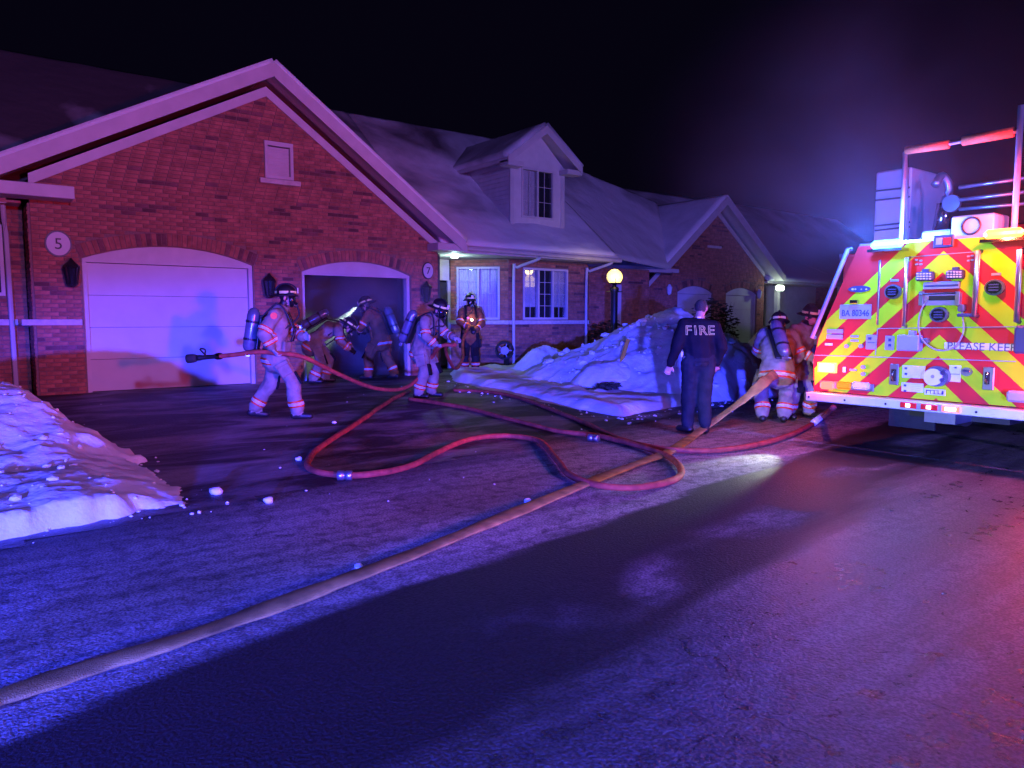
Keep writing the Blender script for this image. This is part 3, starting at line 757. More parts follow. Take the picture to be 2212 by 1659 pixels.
brick_wall(house, C_, E_ - C_, [(0, .15), (1.5, .15), (1.5, zt), (0, zt)], (), (), 0, 10)
for P0, P1 in ((A_, B_), (B_, C_), (C_, E_)):
    dd = (P1 - P0).normalized(); nn = Vector((dd.y, -dd.x, 0)); bm = bmesh.new()
    bx(bm, (P0 + P1) / 2 + nn * .035 + Vector((0, 0, 1.39)), ((P1 - P0).length + .02, .07, .10), Matrix((dd, nn, Vector((0, 0, 1)))).transposed(), bev=.008)
    bm_obj('stone_band', bm, 'stone_band', house)
brick_wall(house, (15.0, 15.96, 0), (1, 0, 0), [(0, .1), (2.6, .1), (2.6, 3.0), (0, 3.0)], (), (), 0, 11)
# front door in the recess
box('entry_wall', (8.95, 16.0, .15), (9.2, 16.1, 2.97), 'siding', house); box('entry_wall', (9.2, 16.02, 2.45), (10.25, 16.1, 2.97), 'siding', house)
fd = box('door', (9.24, 16.0, .3), (10.16, 16.05, 2.40), 'dark', house)
for k in range(3): box('door_panel', (9.36, 15.985, .45 + k * .65), (10.04, 15.998, .95 + k * .65), 'dark', fd, .004)
box('door_frame', (10.165, 15.96, .22), (10.25, 16.02, 2.45), 'white_trim', house)
lamp('porch_ceiling_light', (9.75, 15.0, 2.86), (.62, 1, .88), 26, .08)
bm = bmesh.new(); disc(bm, (9.75, 15.0, 2.93), (0, 0, 1), .09, .05, 16); bm_obj('porch_light', bm, 'lit_porch', house)
# downspouts
for (x, y, dy) in ((11.38, 14.84, 0), (13.86, 14.84, 0)):
    bm = bmesh.new(); tube(bm, spline([(x + .32, EY - .05, 3.0), (x + .30, EY + .05, 2.93), (x + .06, y - .09, 2.76), (x, y - .03, 2.66), (x, y - .03, .25)], 4), .038, 8); bm_obj('downspout', bm, 'white_trim', house)

# dormer
dx0, dx1, dy = 11.42, 13.18, 15.0; dzb = main_z(dy) - .05; dze = 5.42; dxa = 12.3; dza = 6.32
bm = bmesh.new(); flat_poly(bm, [(dx0, dzb), (dx1, dzb), (dx1, dze), (dxa, dza - .12), (dx0, dze)], [[(11.76, 4.04), (12.84, 4.04), (12.84, 5.30), (11.76, 5.30)]], lambda s, z: Vector((s, dy, z)), Vector((0, .1, 0)))
dorm = bm_obj('dormer', bm, 'siding', house)
window(house, (0, dy, 0), (1, 0, 0), 11.76, 12.84, 4.04, 5.30, 2, (2, 3), ['curtain', 'glass'])
for x in (dx0, dx1 - .08):
    yt = EY + (dze - EZ) / SL
    prism('dormer_wall', [(x, dy + .1, main_z(dy + .1) - .05), (x, yt, dze), (x, dy + .1, dze)], (.08, 0, 0), 'siding', house)
for k in range(17):      # horizontal siding boards on the visible cheek and face
    z = dzb + .12 + k * .11
    if z + .1 > dze: break
    yt = EY + (z - EZ) / SL
    if yt > dy + .15: box('siding_board', (dx0 - .014, dy + .02, z), (dx0 - .001, yt, z + .10), 'siding', dorm)
box('corner_board', (dx0 - .02, dy - .02, dzb + .05), (dx0 + .10, dy - .001, dze), 'white_trim', dorm); box('corner_board', (dx1 - .10, dy - .02, dzb + .05), (dx1 + .02, dy - .001, dze), 'white_trim', dorm)
for sgn in (-1, 1):
    ex = dxa + sgn * 1.22; ez = 5.42; yo = dy - .35; yb = EY + (dza - EZ) / SL + .1
    A = Vector((ex, yo, ez)); T = Vector((dxa, yo, dza)); ybA = EY + (ez - EZ) / SL + .1
    snow_slab('roof_snow', (A, (ex, ybA, ez), (dxa, yb, dza), T), .12, house, 14, .015)
    prism('rake_board', [A + Vector((0, -.02, 0)), T + Vector((0, -.02, 0)), T + Vector((0, -.02, -.2)), A + Vector((0, -.02, -.17))], (0, .019, 0), 'white_trim', dorm)
    prism('soffit', [A + Vector((0, 0, -.02)), T + Vector((0, 0, -.02)), T + Vector((0, 0, -.12)), A + Vector((0, 0, -.12))], (0, yb - yo - .6, 0), 'soffit', dorm)
    bx0 = sorted((ex, dxa + sgn * .72)); box('eave_return', (bx0[0], yo + .01, 5.22), (bx0[1], dy - .01, 5.34), 'white_trim', dorm)
box('flashing', (dx0 - .05, dy - .12, dzb - .02), (dx1 + .05, dy - .005, dzb + .05), 'dark', dorm)

# ------------------------------------------------------------------ second house along the street
house2 = empty('brick_house', (21.5, 17, .2), 'dim brick bungalow with two arched garage doors beyond the snow pile', 'house')
E1 = (20.2, 22.1, 2.40, .22); E2 = (22.9, 24.8, 2.40, .22)
gable_block(house2, 17.55, 25.25, 17.0, .2, (22.15, 5.78), (18.9, 3.2), (25.9, 3.1), [E1, E2], 22, 0, 13)
for e in (E1, E2): garage_door(house2, *e[:2], 17.0, .22, e[2], e[3], True)
box('stone_band', (17.6, 16.95, 1.38), (20.15, 16.99, 1.48), 'stone_band', house2)
box('wall_plate', (18.0, 16.94, 1.85), (18.55, 16.98, 2.05), 'sign_white', house2)
box('vent_sill', (21.75, 16.94, 4.0), (22.5, 16.99, 4.08), 'stone_band', house2)
box('eave_board', (15.4, 16.38, 2.98), (19.1, 16.42, 3.14), 'white_trim', house2); box('eave_return', (18.6, 16.45, 3.0), (19.6, 16.95, 3.12), 'white_trim', house2)
box('door_frame', (16.15, 15.86, .2), (16.28, 15.94, 2.5), 'white_trim', house2)
snow_slab('roof_snow', ((25.0, 17.6, 3.1), (40, 17.6, 3.1), (40, 22.4, 6.9), (22.2, 22.4, 6.9)), .1, house2, 24, .03)
house3 = empty('brick_house', (29, 18, .2), 'farthest low house with a lit porch lamp and snowy hipped roof beside the truck', 'house')
brick_wall(house3, (25.4, 18.2, 0), (1, 0, 0), [(0, .1), (12, .1), (12, 3.0), (0, 3.0)], (), (), 0, 15)
snow_slab('roof_snow', ((25.3, 16.9, 2.95), (31.6, 16.9, 2.95), (28.8, 19.5, 4.5), (26.8, 19.5, 4.5)), .1, house3, 14, .02)
prism('soffit', [(25.4, 16.95, 2.85), (31.5, 16.95, 2.85), (31.5, 18.2, 2.85), (25.4, 18.2, 2.85)], (0, 0, .08), 'soffit', house3)
for x in (26.2, 30.9): box('porch_post', (x, 17.0, .2), (x + .16, 17.16, 2.85), 'white_trim', house3)
box('porch_wall', (27, 18.1, .2), (30.8, 18.18, 2.85), 'siding', house3)
pl_ = PY(1685, 622, 16.7)
bm = bmesh.new(); bx(bm, pl_, (.42, .16, .22), bev=.05); pl = bm_obj('porch_lamp', bm, 'lit_porch', None); tag(pl, 'bright greenish white porch lamp glowing under the farthest eave', 'lamp')
box('bracket', pl_ + Vector((-.05, .05, .1)), pl_ + Vector((.05, .3, .16)), 'iron', pl)
lamp('porch_lamp_light', pl_ + Vector((0, -.35, -.12)), (.75, 1, .75), 20, .1)
snow_slab('roof_snow', ((31.5, 18.5, 3.0), (48, 18.5, 3.0), (48, 24, 6.2), (34, 24, 6.2)), .1, house3, 14, .03)

# house numbers and wall lanterns
def number_sign(x, z, txt, label, rx=.17, rz=.19):
    t = empty('house_number', (x, 14.37, z), label, 'house number', 'house number plaques on the brick')
    bm = bmesh.new(); disc(bm, (x, 14.386, z), (0, -1, 0), rx * 1.14, .02, 28, ry=rz * 1.14); bm_obj('rim', bm, 'iron', t)
    bm = bmesh.new(); disc(bm, (x, 14.365, z), (0, -1, 0), rx, .012, 28, ry=rz); bm_obj('plate', bm, 'plaque', t)
    text_at('lettering', txt, rz * 1.35, (x, 14.350, z - .01), (1, 0, 0), (0, 0, 1), 'ink', t)
number_sign(1.57, 2.72, '5', 'round white plaque with the number 5 left of the closed garage door')
number_sign(8.63, 2.55, '7', 'oval white plaque with the number 7 beside the open garage', .125, .165)
def wall_lantern(x, y, z, label):
    t = empty('wall_lantern', (x, y, z), label, 'wall lantern', 'unlit coach lanterns by the garage doors')
    bm = bmesh.new(); disc(bm, (x, y - .02, z + .05), (0, -1, 0), .06, .03, 14, ry=.12); bm_obj('back_plate', bm, 'iron', t)
    bm = bmesh.new(); tube(bm, spline([(x, y - .04, z + .02), (x, y - .12, z + .10), (x, y - .17, z + .28), (x, y - .16, z + .24)], 4), .014, 6); bm_obj('arm', bm, 'iron', t)
    bm = bmesh.new(); c = Vector((x, y - .16, z)); U = Vector((1, 0, 0)); V = Vector((0, 1, 0))
    loft(bm, [(c + Vector((0, 0, k)), U * r_, V * r_) for k, r_ in ((-.20, .02), (-.17, .07), (-.15, .075))], 8)
    loft(bm, [(c + Vector((0, 0, k)), U * r_, V * r_) for k, r_ in ((.13, .13), (.17, .11), (.24, .04), (.28, .015))], 8)
    for k in range(6):
        a = k * math.pi / 3; tube(bm, [c + Vector((math.cos(a) * .078, math.sin(a) * .078, -.15)), c + Vector((math.cos(a) * .115, math.sin(a) * .115, .13))], .009, 4)
    bm_obj('cage', bm, 'iron', t)
    bm = bmesh.new(); loft(bm, [(c + Vector((0, 0, -.148)), U * .066, V * .066), (c + Vector((0, 0, .128)), U * .105, V * .105)], 8); bm_obj('glass', bm, 'glass', t)
    bm = bmesh.new(); loft(bm, [(c + Vector((0, 0, -.1)), U * .02, V * .02), (c + Vector((0, 0, .03)), U * .03, V * .03)], 8); 
    bm.free()
for px, y_, lb in (((155, 595), 14.39, 'black coach lantern on the brick left of the closed garage door'), ((582, 622), 14.39, 'black coach lantern on the pier between the two garage doors'), ((921, 635), 14.39, 'black coach lantern right of the open garage under plaque 7')):
    p = PY(px[0], px[1], y_ - .15); wall_lantern(p.x, y_, p.z, lb)
for q, lb in (((1446, 627), 'tiny pale wall lantern left of the far garage doors'), ((1640, 636), 'tiny pale wall lantern right of the far garage doors')):
    p = PY(q[0], q[1], 16.9); t = empty('wall_lantern', p, lb, 'wall lantern', 'small lanterns on the far house')
    bm = bmesh.new(); loft(bm, [(p + Vector((0, 0, k)), Vector((r_, 0, 0)), Vector((0, r_, 0))) for k, r_ in ((-.16, .03), (-.12, .07), (.1, .10), (.2, .03))], 8); bm_obj('glass', bm, 'clear_lens', t)
    box('bracket', p + Vector((-.03, .03, -.02)), p + Vector((.03, .1, .04)), 'iron', t)

# lamp post on the lawn
lp = Vector((13.35, 13.25, ground_z(13.3, 13.2) + .05))
post = empty('lamp_post', lp, 'lit globe lamp on a dark post in the snowy lawn', 'lamp post')
bm = bmesh.new(); U = Vector((1, 0, 0)); V = Vector((0, 1, 0))
loft(bm, [(lp + Vector((0, 0, z)), U * r_, V * r_) for z, r_ in ((-.1, .085), (.9, .085), (1.9, .085), (1.95, .11), (2.02, .11), (2.06, .05), (2.12, .05))], 14); bm_obj('pole', bm, 'iron', post, True)
bm = bmesh.new(); tube(bm, [lp + Vector((-.18, .1, 1.93)), lp + Vector((.18, -.1, 1.93))], .014, 6); bm_obj('crossbar', bm, 'iron', post)
bm = bmesh.new(); loft(bm, [(lp + Vector((0, 0, 2.12 + z)), U * r_, V * r_) for z, r_ in ((0, .13), (.03, .15))], 16); bm_obj('collar', bm, 'iron', post)
bm = bmesh.new(); loft(bm, [(lp + Vector((0, 0, 2.15 + z)), U * r_, V * r_) for z, r_ in ((0, .14), (.06, .18), (.13, .20), (.2, .19), (.27, .15), (.32, .08), (.335, .02))], 18); bm_obj('globe', bm, 'lit_warm', post, True)
bm = bmesh.new()
for k in range(5):
    a = k * 2 * math.pi / 5 + .3
    tube(bm, [lp + Vector((math.cos(a) * r_, math.sin(a) * r_, 2.15 + z)) for z, r_ in ((0, .15), (.06, .19), (.13, .208), (.17, .208))], .007, 4)
bm_obj('cage', bm, 'iron', post)
lamp('globe_light', lp + Vector((0, 0, 2.62)), (1, .72, .22), 8, .12)
lamp('globe_light', lp + Vector((-.2, -.25, 2.25)), (1, .72, .22), 5, .08)
# marker stake
st = PG(1338, 790); bm = bmesh.new(); q0 = Vector((12.6, 12.3, .25)); 
dd_ = 9.0
while dd_ < 20 and PD(1338, 784, dd_).z > max(big_h(*PD(1338, 784, dd_)[:2]), lawn_h(*PD(1338, 784, dd_)[:2])): dd_ += .05
p0 = PD(1338, 784, dd_); p1 = PD(1357, 733, dd_ + .1)
tube(bm, [p0 - Vector((.02, 0, .15)), p1], .04, 8); tag(bm_obj('snow_stake', bm, 'stake'), 'leaning orange-yellow marker stake stuck in the snow by the lamp post', 'stake')
# garden hose reel and clutter by the bay
hr = PY(1090, 757, 14.35); t = empty('hose_reel', hr, 'dark round hose reel standing by the bay wall', 'hose reel')
bm = bmesh.new(); dn_ = Vector((-.5, -.86, 0))
ring = []
u, v = frame_of(dn_)
tube(bm, [hr + (u * math.cos(a) + v * math.sin(a)) * .2 for a in np.linspace(0, 2 * math.pi, 21)], .035, 6); bm_obj('rim', bm, 'rubber', t, True)
bm = bmesh.new(); disc(bm, hr - dn_ * .02, dn_, .10, .05, 16); bm_obj('hub', bm, 'truck_gray', t)
bm = bmesh.new()
for k in range(5):
    a = k * 2 * math.pi / 5; tube(bm, [hr, hr + (u * math.cos(a) + v * math.sin(a)) * .19], .014, 5)
bm_obj('spoke', bm, 'truck_gray', t)
bm = bmesh.new(); bx(bm, hr + Vector((.15, .12, -.12)), (.10, .1, .5)); bm_obj('stand', bm, 'iron', t)
pt = PG(1070, 778); box_ = box('planter', pt + Vector((-.18, -.15, -.05)), pt + Vector((.18, .15, .38)), 'stone_band', None, .03); tag(box_, 'small pale stone planter beside the hose reel', 'planter')
bm = bmesh.new(); bmesh.ops.create_icosphere(bm, subdivisions=2, radius=.17); p = PG(1040, 778)
for vv in bm.verts: vv.co = vv.co * (1 + .3 * noise.noise(vv.co * 8)); vv.co.z *= .6; vv.co += p + Vector((0, 0, .1))
tag(bm_obj('snow_chunk', bm, 'snow', smooth=True), 'snow lump beside the planter by the bay window', 'snow chunk', 'snow chunks on the pavement')
# table lamp inside the bay
tl = PY(1176, 637, 15.25); tt = empty('table_lamp', tl, 'lit table lamp seen through the middle pane of the bay window', 'lamp')

# ------------------------------------------------------------------ people
class Body:
    """collects tapered limbs, fuses them into ONE continuous skin and colours it by body region"""
    def __init__(self): self.bm = bmesh.new(); self.segs = []
    def limb(self, a, b, ra, rb, region, flat=None, side=None, seg=12):
        a, b = Vector(a), Vector(b); d = b - a
        if d.length < 1e-4: d = Vector((0, 0, 1e-3)); b = a + d
        dn = d.normalized()
        if side is not None:
            u = (side - dn * side.dot(dn)).normalized(); v = dn.cross(u)
        else: u, v = frame_of(d)
        fa = flat or (1, 1); secs = []
        for k in range(4): t = R(90 - k * 30); secs.append((a - dn * ra * math.sin(t) * min(fa), u * ra * fa[0] * max(.04, math.cos(t)), v * ra * fa[1] * max(.04, math.cos(t))))
        for k in range(4): t = R(k * 30); secs.append((b + dn * rb * math.sin(t) * min(fa), u * rb * fa[0] * max(.04, math.cos(t)), v * rb * fa[1] * max(.04, math.cos(t))))
        loft(self.bm, secs, seg); self.segs.append((a, b, ra * min(fa), rb * min(fa), region, max(fa) * max(ra, rb)))
        return len(self.segs) - 1
    def build(self, parent, mats, voxel=.014, wrinkle=.012, seed=0):
        me = bpy.data.meshes.new('body_raw'); bmesh.ops.recalc_face_normals(self.bm, faces=self.bm.faces[:]); self.bm.to_mesh(me); self.bm.free()
        o = bpy.data.objects.new('body_raw', me); col.objects.link(o)
        r_ = o.modifiers.new('r', 'REMESH'); r_.mode = 'VOXEL'; r_.voxel_size = voxel
        s = o.modifiers.new('s', 'SMOOTH'); s.iterations = 4; s.factor = .5
        dg = bpy.context.evaluated_depsgraph_get(); m2 = bpy.data.meshes.new_from_object(o.evaluated_get(dg))
        bpy.data.objects.remove(o); m2.name = 'body'
        n = len(m2.vertices); co = np.zeros(n * 3); m2.vertices.foreach_get('co', co); co = co.reshape(-1, 3)
        best = np.full(n, 1e9); idx = np.zeros(n, int)
        for i, (a, b, ra, rb, reg, _) in enumerate(self.segs):
            A = np.array(a); D = np.array(b) - A; t = np.clip(((co - A) @ D) / max(1e-9, D @ D), 0, 1)
            dist = np.linalg.norm(co - (A + t[:, None] * D), axis=1) - (ra + (rb - ra) * t)
            k = dist < best; best[k] = dist[k]; idx[k] = i
        self.idx = idx
        nor = np.zeros(n * 3); m2.vertices.foreach_get('normal', nor); nor = nor.reshape(-1, 3)
        cloth = np.array([self.segs[i][4] in ('coat', 'pants') for i in idx])
        for i in range(n):
            if cloth[i]:
                p = Vector(co[i]); k = 1.1 * noise.noise(p * 6 + Vector((seed, 0, 0))) + 1.3 * (noise.ridged_multi_fractal(Vector((p.x * 6, p.y * 6, p.z * 10 + seed)), 1, 2, 2, 1, 2) * .5 - .4)
                co[i] += nor[i] * wrinkle * k
        m2.vertices.foreach_set('co', co.ravel()); m2.update()
        regs = list(mats); m2.materials.clear()
        for k in regs: m2.materials.append(MT[mats[k]])
        mi = [regs.index(self.segs[idx[p.vertices[0]]][4]) for p in m2.polygons]
        m2.polygons.foreach_set('material_index', mi); m2.polygons.foreach_set('use_smooth', [True] * len(mi))
        self.me = m2; self.obj = put('body', m2, parent); return self.obj
    def band(self, name, parent, segids, p, dirn, half, mat, off):
        bm = bmesh.new(); bm.from_mesh(self.me); bm.verts.ensure_lookup_table(); bm.faces.ensure_lookup_table()
        keep = set(segids); idx = self.idx
        bmesh.ops.delete(bm, geom=[f for f in bm.faces if not any(idx[v.index] in keep for v in f.verts)], context='FACES')
        dirn = Vector(dirn).normalized(); p = Vector(p)
        for s in (1, -1):
            bmesh.ops.bisect_plane(bm, geom=bm.verts[:] + bm.edges[:] + bm.faces[:], plane_co=p + dirn * half * s, plane_no=dirn * s, clear_outer=True)
        bm.normal_update(); nn = {v: v.normal.copy() for v in bm.verts}
        for v in bm.verts: v.co += nn[v] * off
        if not bm.faces: bm.free(); return None
        left = set(bm.faces); best = []
        while left:
            st = [left.pop()]; isl = list(st)
            while st:
                f = st.pop()
                for e in f.edges:
                    for g_ in e.link_faces:
                        if g_ in left: left.remove(g_); st.append(g_); isl.append(g_)
            if len(isl) > len(best): best = isl
        bs = set(best); bmesh.ops.delete(bm, geom=[f for f in bm.faces if f not in bs], context='FACES')
        nn = {v: nn.get(v, v.normal) for v in bm.verts}
        ex = bmesh.ops.extrude_face_region(bm, geom=bm.faces[:])
        for v in [g for g in ex['geom'] if isinstance(g, bmesh.types.BMVert)]: v.co -= nn.get(v, v.normal) * .0
        for f in bm.faces: f.material_index = 0; f.smooth = True
        me = bpy.data.meshes.new(name); bm.to_mesh(me); bm.free(); me.materials.clear(); return put(name, me, parent, mat)
    def stripe(self, parent, segids, p, dirn, half):
        o = self.band('reflective_trim', parent, segids, p, dirn, half, 'trim_orange', .006)
        if o: self.band('silver_stripe', o, segids, p, dirn, half * .45, 'trim_silver', .010)

class Person:
    def __init__(self, root, ang, label, group=None):
        self.root = Vector(root); self.F = Vector((math.cos(ang), math.sin(ang), 0)); self.L = Vector((-math.sin(ang), math.cos(ang), 0))
        self.t = empty('person', root, label, 'person', group); self.b = Body()
    def P(self, f, l, u): return self.root + self.F * f + self.L * l + Vector((0, 0, u))
    def hand(self, wr, dirn, region, grip=True, side=1, scale=1.0):
        """palm, four bent fingers and a thumb"""
        b = self.b; d = Vector(dirn).normalized(); u, v = frame_of(d, self.F if abs(d.dot(self.F)) < .8 else Vector((0, 0, 1)))
        wr = Vector(wr); s = scale; pe = wr + d * .085 * s
        b.limb(wr + d * .02, pe, .036 * s, .040 * s, region, (1.05, .55), u)
        for k in range(4):
            o = u * (k - 1.5) * .024 * s; ln = (.032, .038, .036, .028)[k] * s
            a0 = pe + o; a1 = a0 + d * ln + v * .012 * s * side; a2 = a1 + (d * (.2 if grip else .85) + v * (.9 if grip else .45) * side).normalized() * ln
            b.limb(a0, a1, .0125 * s, .0115 * s, region, seg=8); b.limb(a1, a2, .0115 * s, .010 * s, region, seg=8)
        t0 = wr + d * .03 * s - u * .036 * s; t1 = t0 + (d * .7 - u * .7 + v * .35 * side).normalized() * .045 * s; t2 = t1 + (d * .9 + v * .5 * side).normalized() * .035 * s
        b.limb(t0, t1, .015 * s, .0135 * s, region, seg=8); b.limb(t1, t2, .0135 * s, .011 * s, region, seg=8)

def figure(root, ang, label, J, gear=True, mats=None, head_yaw=0, head_pitch=0, tank=True, mask=True, bulk=1.0, group=None, seed=0, grip=(True, True), face=False, helmet=True):
    """J: joints in the person's frame (forward, left, up)"""
    p = Person(root, ang, label, group); b = p.b; P = p.P; g = bulk
    mats = mats or dict(coat='coat', pants='coat', glove='glove', boot='black', skin='skin', hood='black')
    j = {k: P(*v) for k, v in J.items()}
    lat = p.L
    pel, che, nek, hd = j['pelvis'], j['chest'], j['neck'], j['head']
    tor = []
    tor.append(b.limb(pel, che, .165 * g, .185 * g, 'coat', (1.12, .78), lat))
    tor.append(b.limb(che, nek + (che - nek) * .22, .185 * g, .115 * g, 'coat', (1.18, .74), lat))
    shL, shR = j['shL'], j['shR']
    b.limb(shL, shR, .085 * g, .085 * g, 'coat')
    if gear:   # flared tail of the turnout coat
        down = (pel - che).normalized()
        hem = pel + (down * .6 + Vector((0, 0, -1)) * .4).normalized() * .16
        tor.append(b.limb(pel, hem, .18 * g, .195 * g, 'coat', (1.10, .85), lat))
    b.limb(pel - Vector((0, 0, .02)), (j['hipL'] + j['hipR']) / 2, .16 * g, .15 * g, 'pants', (1.1, .85), lat)
    ids = {}
    for s in 'LR':
        hp, kn, an, to = j['hip' + s], j['knee' + s], j['ank' + s], j['toe' + s]
        b.limb(hp, kn, .115 * g, .09 * g, 'pants')
        ids['shin' + s] = [b.limb(kn, an + (kn - an) * .12, .09 * g, (.088 if gear else .075) * g, 'pants')]
        fd_ = (to - an); fd_.z = 0; fd_ = fd_.normalized() if fd_.length > 1e-3 else p.F
        b.limb(an + (kn - an) * .2, an - Vector((0, 0, .03)), .058, .06, 'boot')
        b.limb(an - Vector((0, 0, .035)) - fd_ * .05, to, .056, .046, 'boot', (1, .95))
        sh, el, wr = j['sh' + s], j['el' + s], j['wr' + s]
        ids['up' + s] = [b.limb(sh, el, .085 * g, .072 * g, 'coat')]
        ids['fore' + s] = [b.limb(el, wr + (el - wr) * .08, .072 * g, .060 * g if gear else .05, 'coat')]
        hdirn = (j['hd' + s] - wr) if 'hd' + s in j else (wr - el)
        p.hand(wr, hdirn, 'glove' if gear else 'skin', grip[0 if s == 'L' else 1], 1 if s == 'R' else -1, 1.15 if gear else 1.0)
    b.limb(nek, hd - (hd - nek).normalized() * .06, .062, .058, 'hood' if gear else 'skin')
    # head: forward axis from yaw / pitch
    ya = ang + head_yaw; hf = Vector((math.cos(ya) * math.cos(head_pitch), math.sin(ya) * math.cos(head_pitch), -math.sin(head_pitch)))
    hl = Vector((-math.sin(ya), math.cos(ya), 0)); hu = hf.cross(hl)
    sk = 'skin'
    b.limb(hd + hu * .035 - hf * .018, hd + hu * .03 + hf * .01, .092, .086, 'hood' if gear else 'hair', (.86, 1.0), hl)
    b.limb(hd + hf * .035 - hu * .015, hd + hf * .04 - hu * .065, .066, .046, sk, (1, .9), hl)
    b.limb(hd + hf * .092 + hu * .0, hd + hf * .108 - hu * .03, .012, .016, sk)              # nose
    b.limb(hd + hf * .092 - hl * .03 - hu * .062, hd + hf * .092 + hl * .03 - hu * .062, .008, .008, sk)   # lips
    for s in (1, -1): b.limb(hd + hl * .078 * s - hf * .005 + hu * .015, hd + hl * .080 * s - hf * .012 - hu * .025, .017, .012, sk)
    body = b.build(p.t, mats,   .013, .017 if gear else .011, seed)
    # reflective trim on coat and trousers
    if gear:
        for s in 'LR':
            kn, an = j['knee' + s], j['ank' + s]; d = (kn - an).normalized()
            b.stripe(p.t, ids['shin' + s], an + d * .13, d, .045)
            el, wr = j['el' + s], j['wr' + s]; d = (wr - el).normalized(); b.stripe(p.t, ids['fore' + s], wr - d * .07, d, .035)
            sh = j['sh' + s]; d = (el - sh).normalized(); b.stripe(p.t, ids['up' + s], el - d * .05, d, .038)
        d = (pel - che).normalized(); hem = pel + (d * .6 + Vector((0, 0, -1)) * .4).normalized() * .16
        b.stripe(p.t, tor, hem - d * -.02, (hem - pel).normalized(), .045)
    if gear:
        for s, sg_ in (('L', 1), ('R', -1)):
            hp, kn = j['hip' + s], j['knee' + s]; td = (hp - kn).normalized(); fr = (p.F - td * p.F.dot(td)).normalized(); lt = td.cross(fr) * -1
            if lt.dot(p.L) * sg_ < 0: lt = -lt
            m_ = Matrix((fr, lt, td)).transposed(); c_ = hp * .42 + kn * .58 + lt * .105 * g
            bm = bmesh.new(); bx(bm, c_, (.17, .045, .19), m_, bev=.012); bx(bm, c_ + td * .075 + lt * .006, (.185, .05, .055), m_, bev=.008); bm_obj('pocket', bm, mats['pants'], p.t)
            bm = bmesh.new(); bx(bm, kn + fr * .085 * g, (.03, .13, .20), m_, bev=.012); bm_obj('knee_pad', bm, 'black_cloth', p.t)
            ct = (che - pel).normalized(); cf = (p.F - ct * p.F.dot(ct)).normalized(); cl_ = ct.cross(cf)
            bm = bmesh.new(); bx(bm, pel * .88 + che * .12 + cf * .135 * g + cl_ * .12 * sg_, (.05, .15, .15), Matrix((cf, cl_, ct)).transposed() @ Matrix.Rotation(.55 * sg_, 3, 'Z'), bev=.014); bm_obj('pocket', bm, mats['coat'], p.t)
        nd = (hd - nek).normalized(); u_, v_ = frame_of(nd, p.F); bm = bmesh.new()
        loft(bm, [(nek + nd * a_, u_ * b_, v_ * b_) for a_, b_ in ((-.05, .115), (.0, .105), (.05, .092), (.055, .085), (.0, .07))], 16); bm_obj('collar', bm, mats['coat'], p.t, True)
    if helmet:
        bm = bmesh.new(); c = hd + hu * .055
        secs = []
        for z, rf, rl in ((-.0, .142, .118), (.03, .140, .117), (.07, .125, .105), (.105, .095, .08), (.128, .05, .045), (.134, .012, .012)): secs.append((c + hu * z - hf * .005, hf * rf, hl * rl))
        loft(bm, secs, 20)
        hm = bm_obj('helmet', bm, 'black', p.t, True)
        bm = bmesh.new(); loft(bm, [(c + hu * .0 - hf * .03, hf * .150, hl * .123), (c - hu * .022 - hf * .035, hf * .205, hl * .150), (c - hu * .030 - hf * .035, hf * .205, hl * .150), (c - hu * .01 - hf * .03, hf * .150, hl * .12)], 24)
        bm_obj('brim', bm, 'black', hm, True)
        bm = bmesh.new(); tube(bm, [c + hf * (.15 * math.cos(a)) + hu * (.03 + .115 * math.sin(a)) for a in np.linspace(.05, math.pi - .05, 11)], .012, 6); bm_obj('ridge', bm, 'black', hm, True)
        for a0, a1 in ((-2.0, -1.15), (-.95, -.1), (.1, .95), (1.15, 2.0), (2.3, 3.9)):
            bm = bmesh.new(); rows = []
            for a in np.linspace(a0, a1, 6):
                e = hf * math.cos(a) * .148 + hl * math.sin(a) * .124
                rows.append([bm.verts.new(c + e - hf * .005 + hu * z) for z in (.008, .042)] + [bm.verts.new(c + e * .95 - hf * .005 + hu * z) for z in (.042, .008)])
            for q, r_ in zip(rows, rows[1:]):
                for k in range(4): bm.faces.new((q[k], q[(k + 1) % 4], r_[(k + 1) % 4], r_[k]))
            bm_obj('reflective_band', bm, 'trim_lime', hm)
        bm = bmesh.new(); bx(bm, c + hf * .158 + hu * .05, (.008, .055, .075), Matrix((hf, hl, hu)).transposed(), bev=.003); bm_obj('front_shield', bm, 'trim_silver', hm)
        bm = bmesh.new(); disc(bm, c + hl * -.135 + hf * .05 + hu * .0, hf, .018, .09, 10); hl_ = bm_obj('helmet_lamp', bm, 'black', hm)
    if mask:
        bm = bmesh.new(); cc = hd + hf * .055 - hu * .02
        loft(bm, [(cc + hf * k, hl * a * .085, hu * a * .105) for k, a in ((0, 1), (.025, 1), (.05, .85), (.065, .5))], 16); mk_ = bm_obj('face_mask', bm, 'gloss_black', p.t, True)
        bm = bmesh.new(); disc(bm, cc + hf * .045 - hu * .06, hf - hu * .3, .038, .05, 12); bm_obj('regulator', bm, 'chrome', mk_)
        bm = bmesh.new(); s0 = cc + hf * .09 - hu * .085
        tube(bm, spline([s0, s0 - hu * .12 + hf * .02, che + p.F * .17 * g + Vector((0, 0, .02)) - p.L * .1, che - p.L * .19 * g - p.F * .02 - Vector((0, 0, .12))], 6), .013, 6); bm_obj('air_hose', bm, 'rubber', mk_, True)
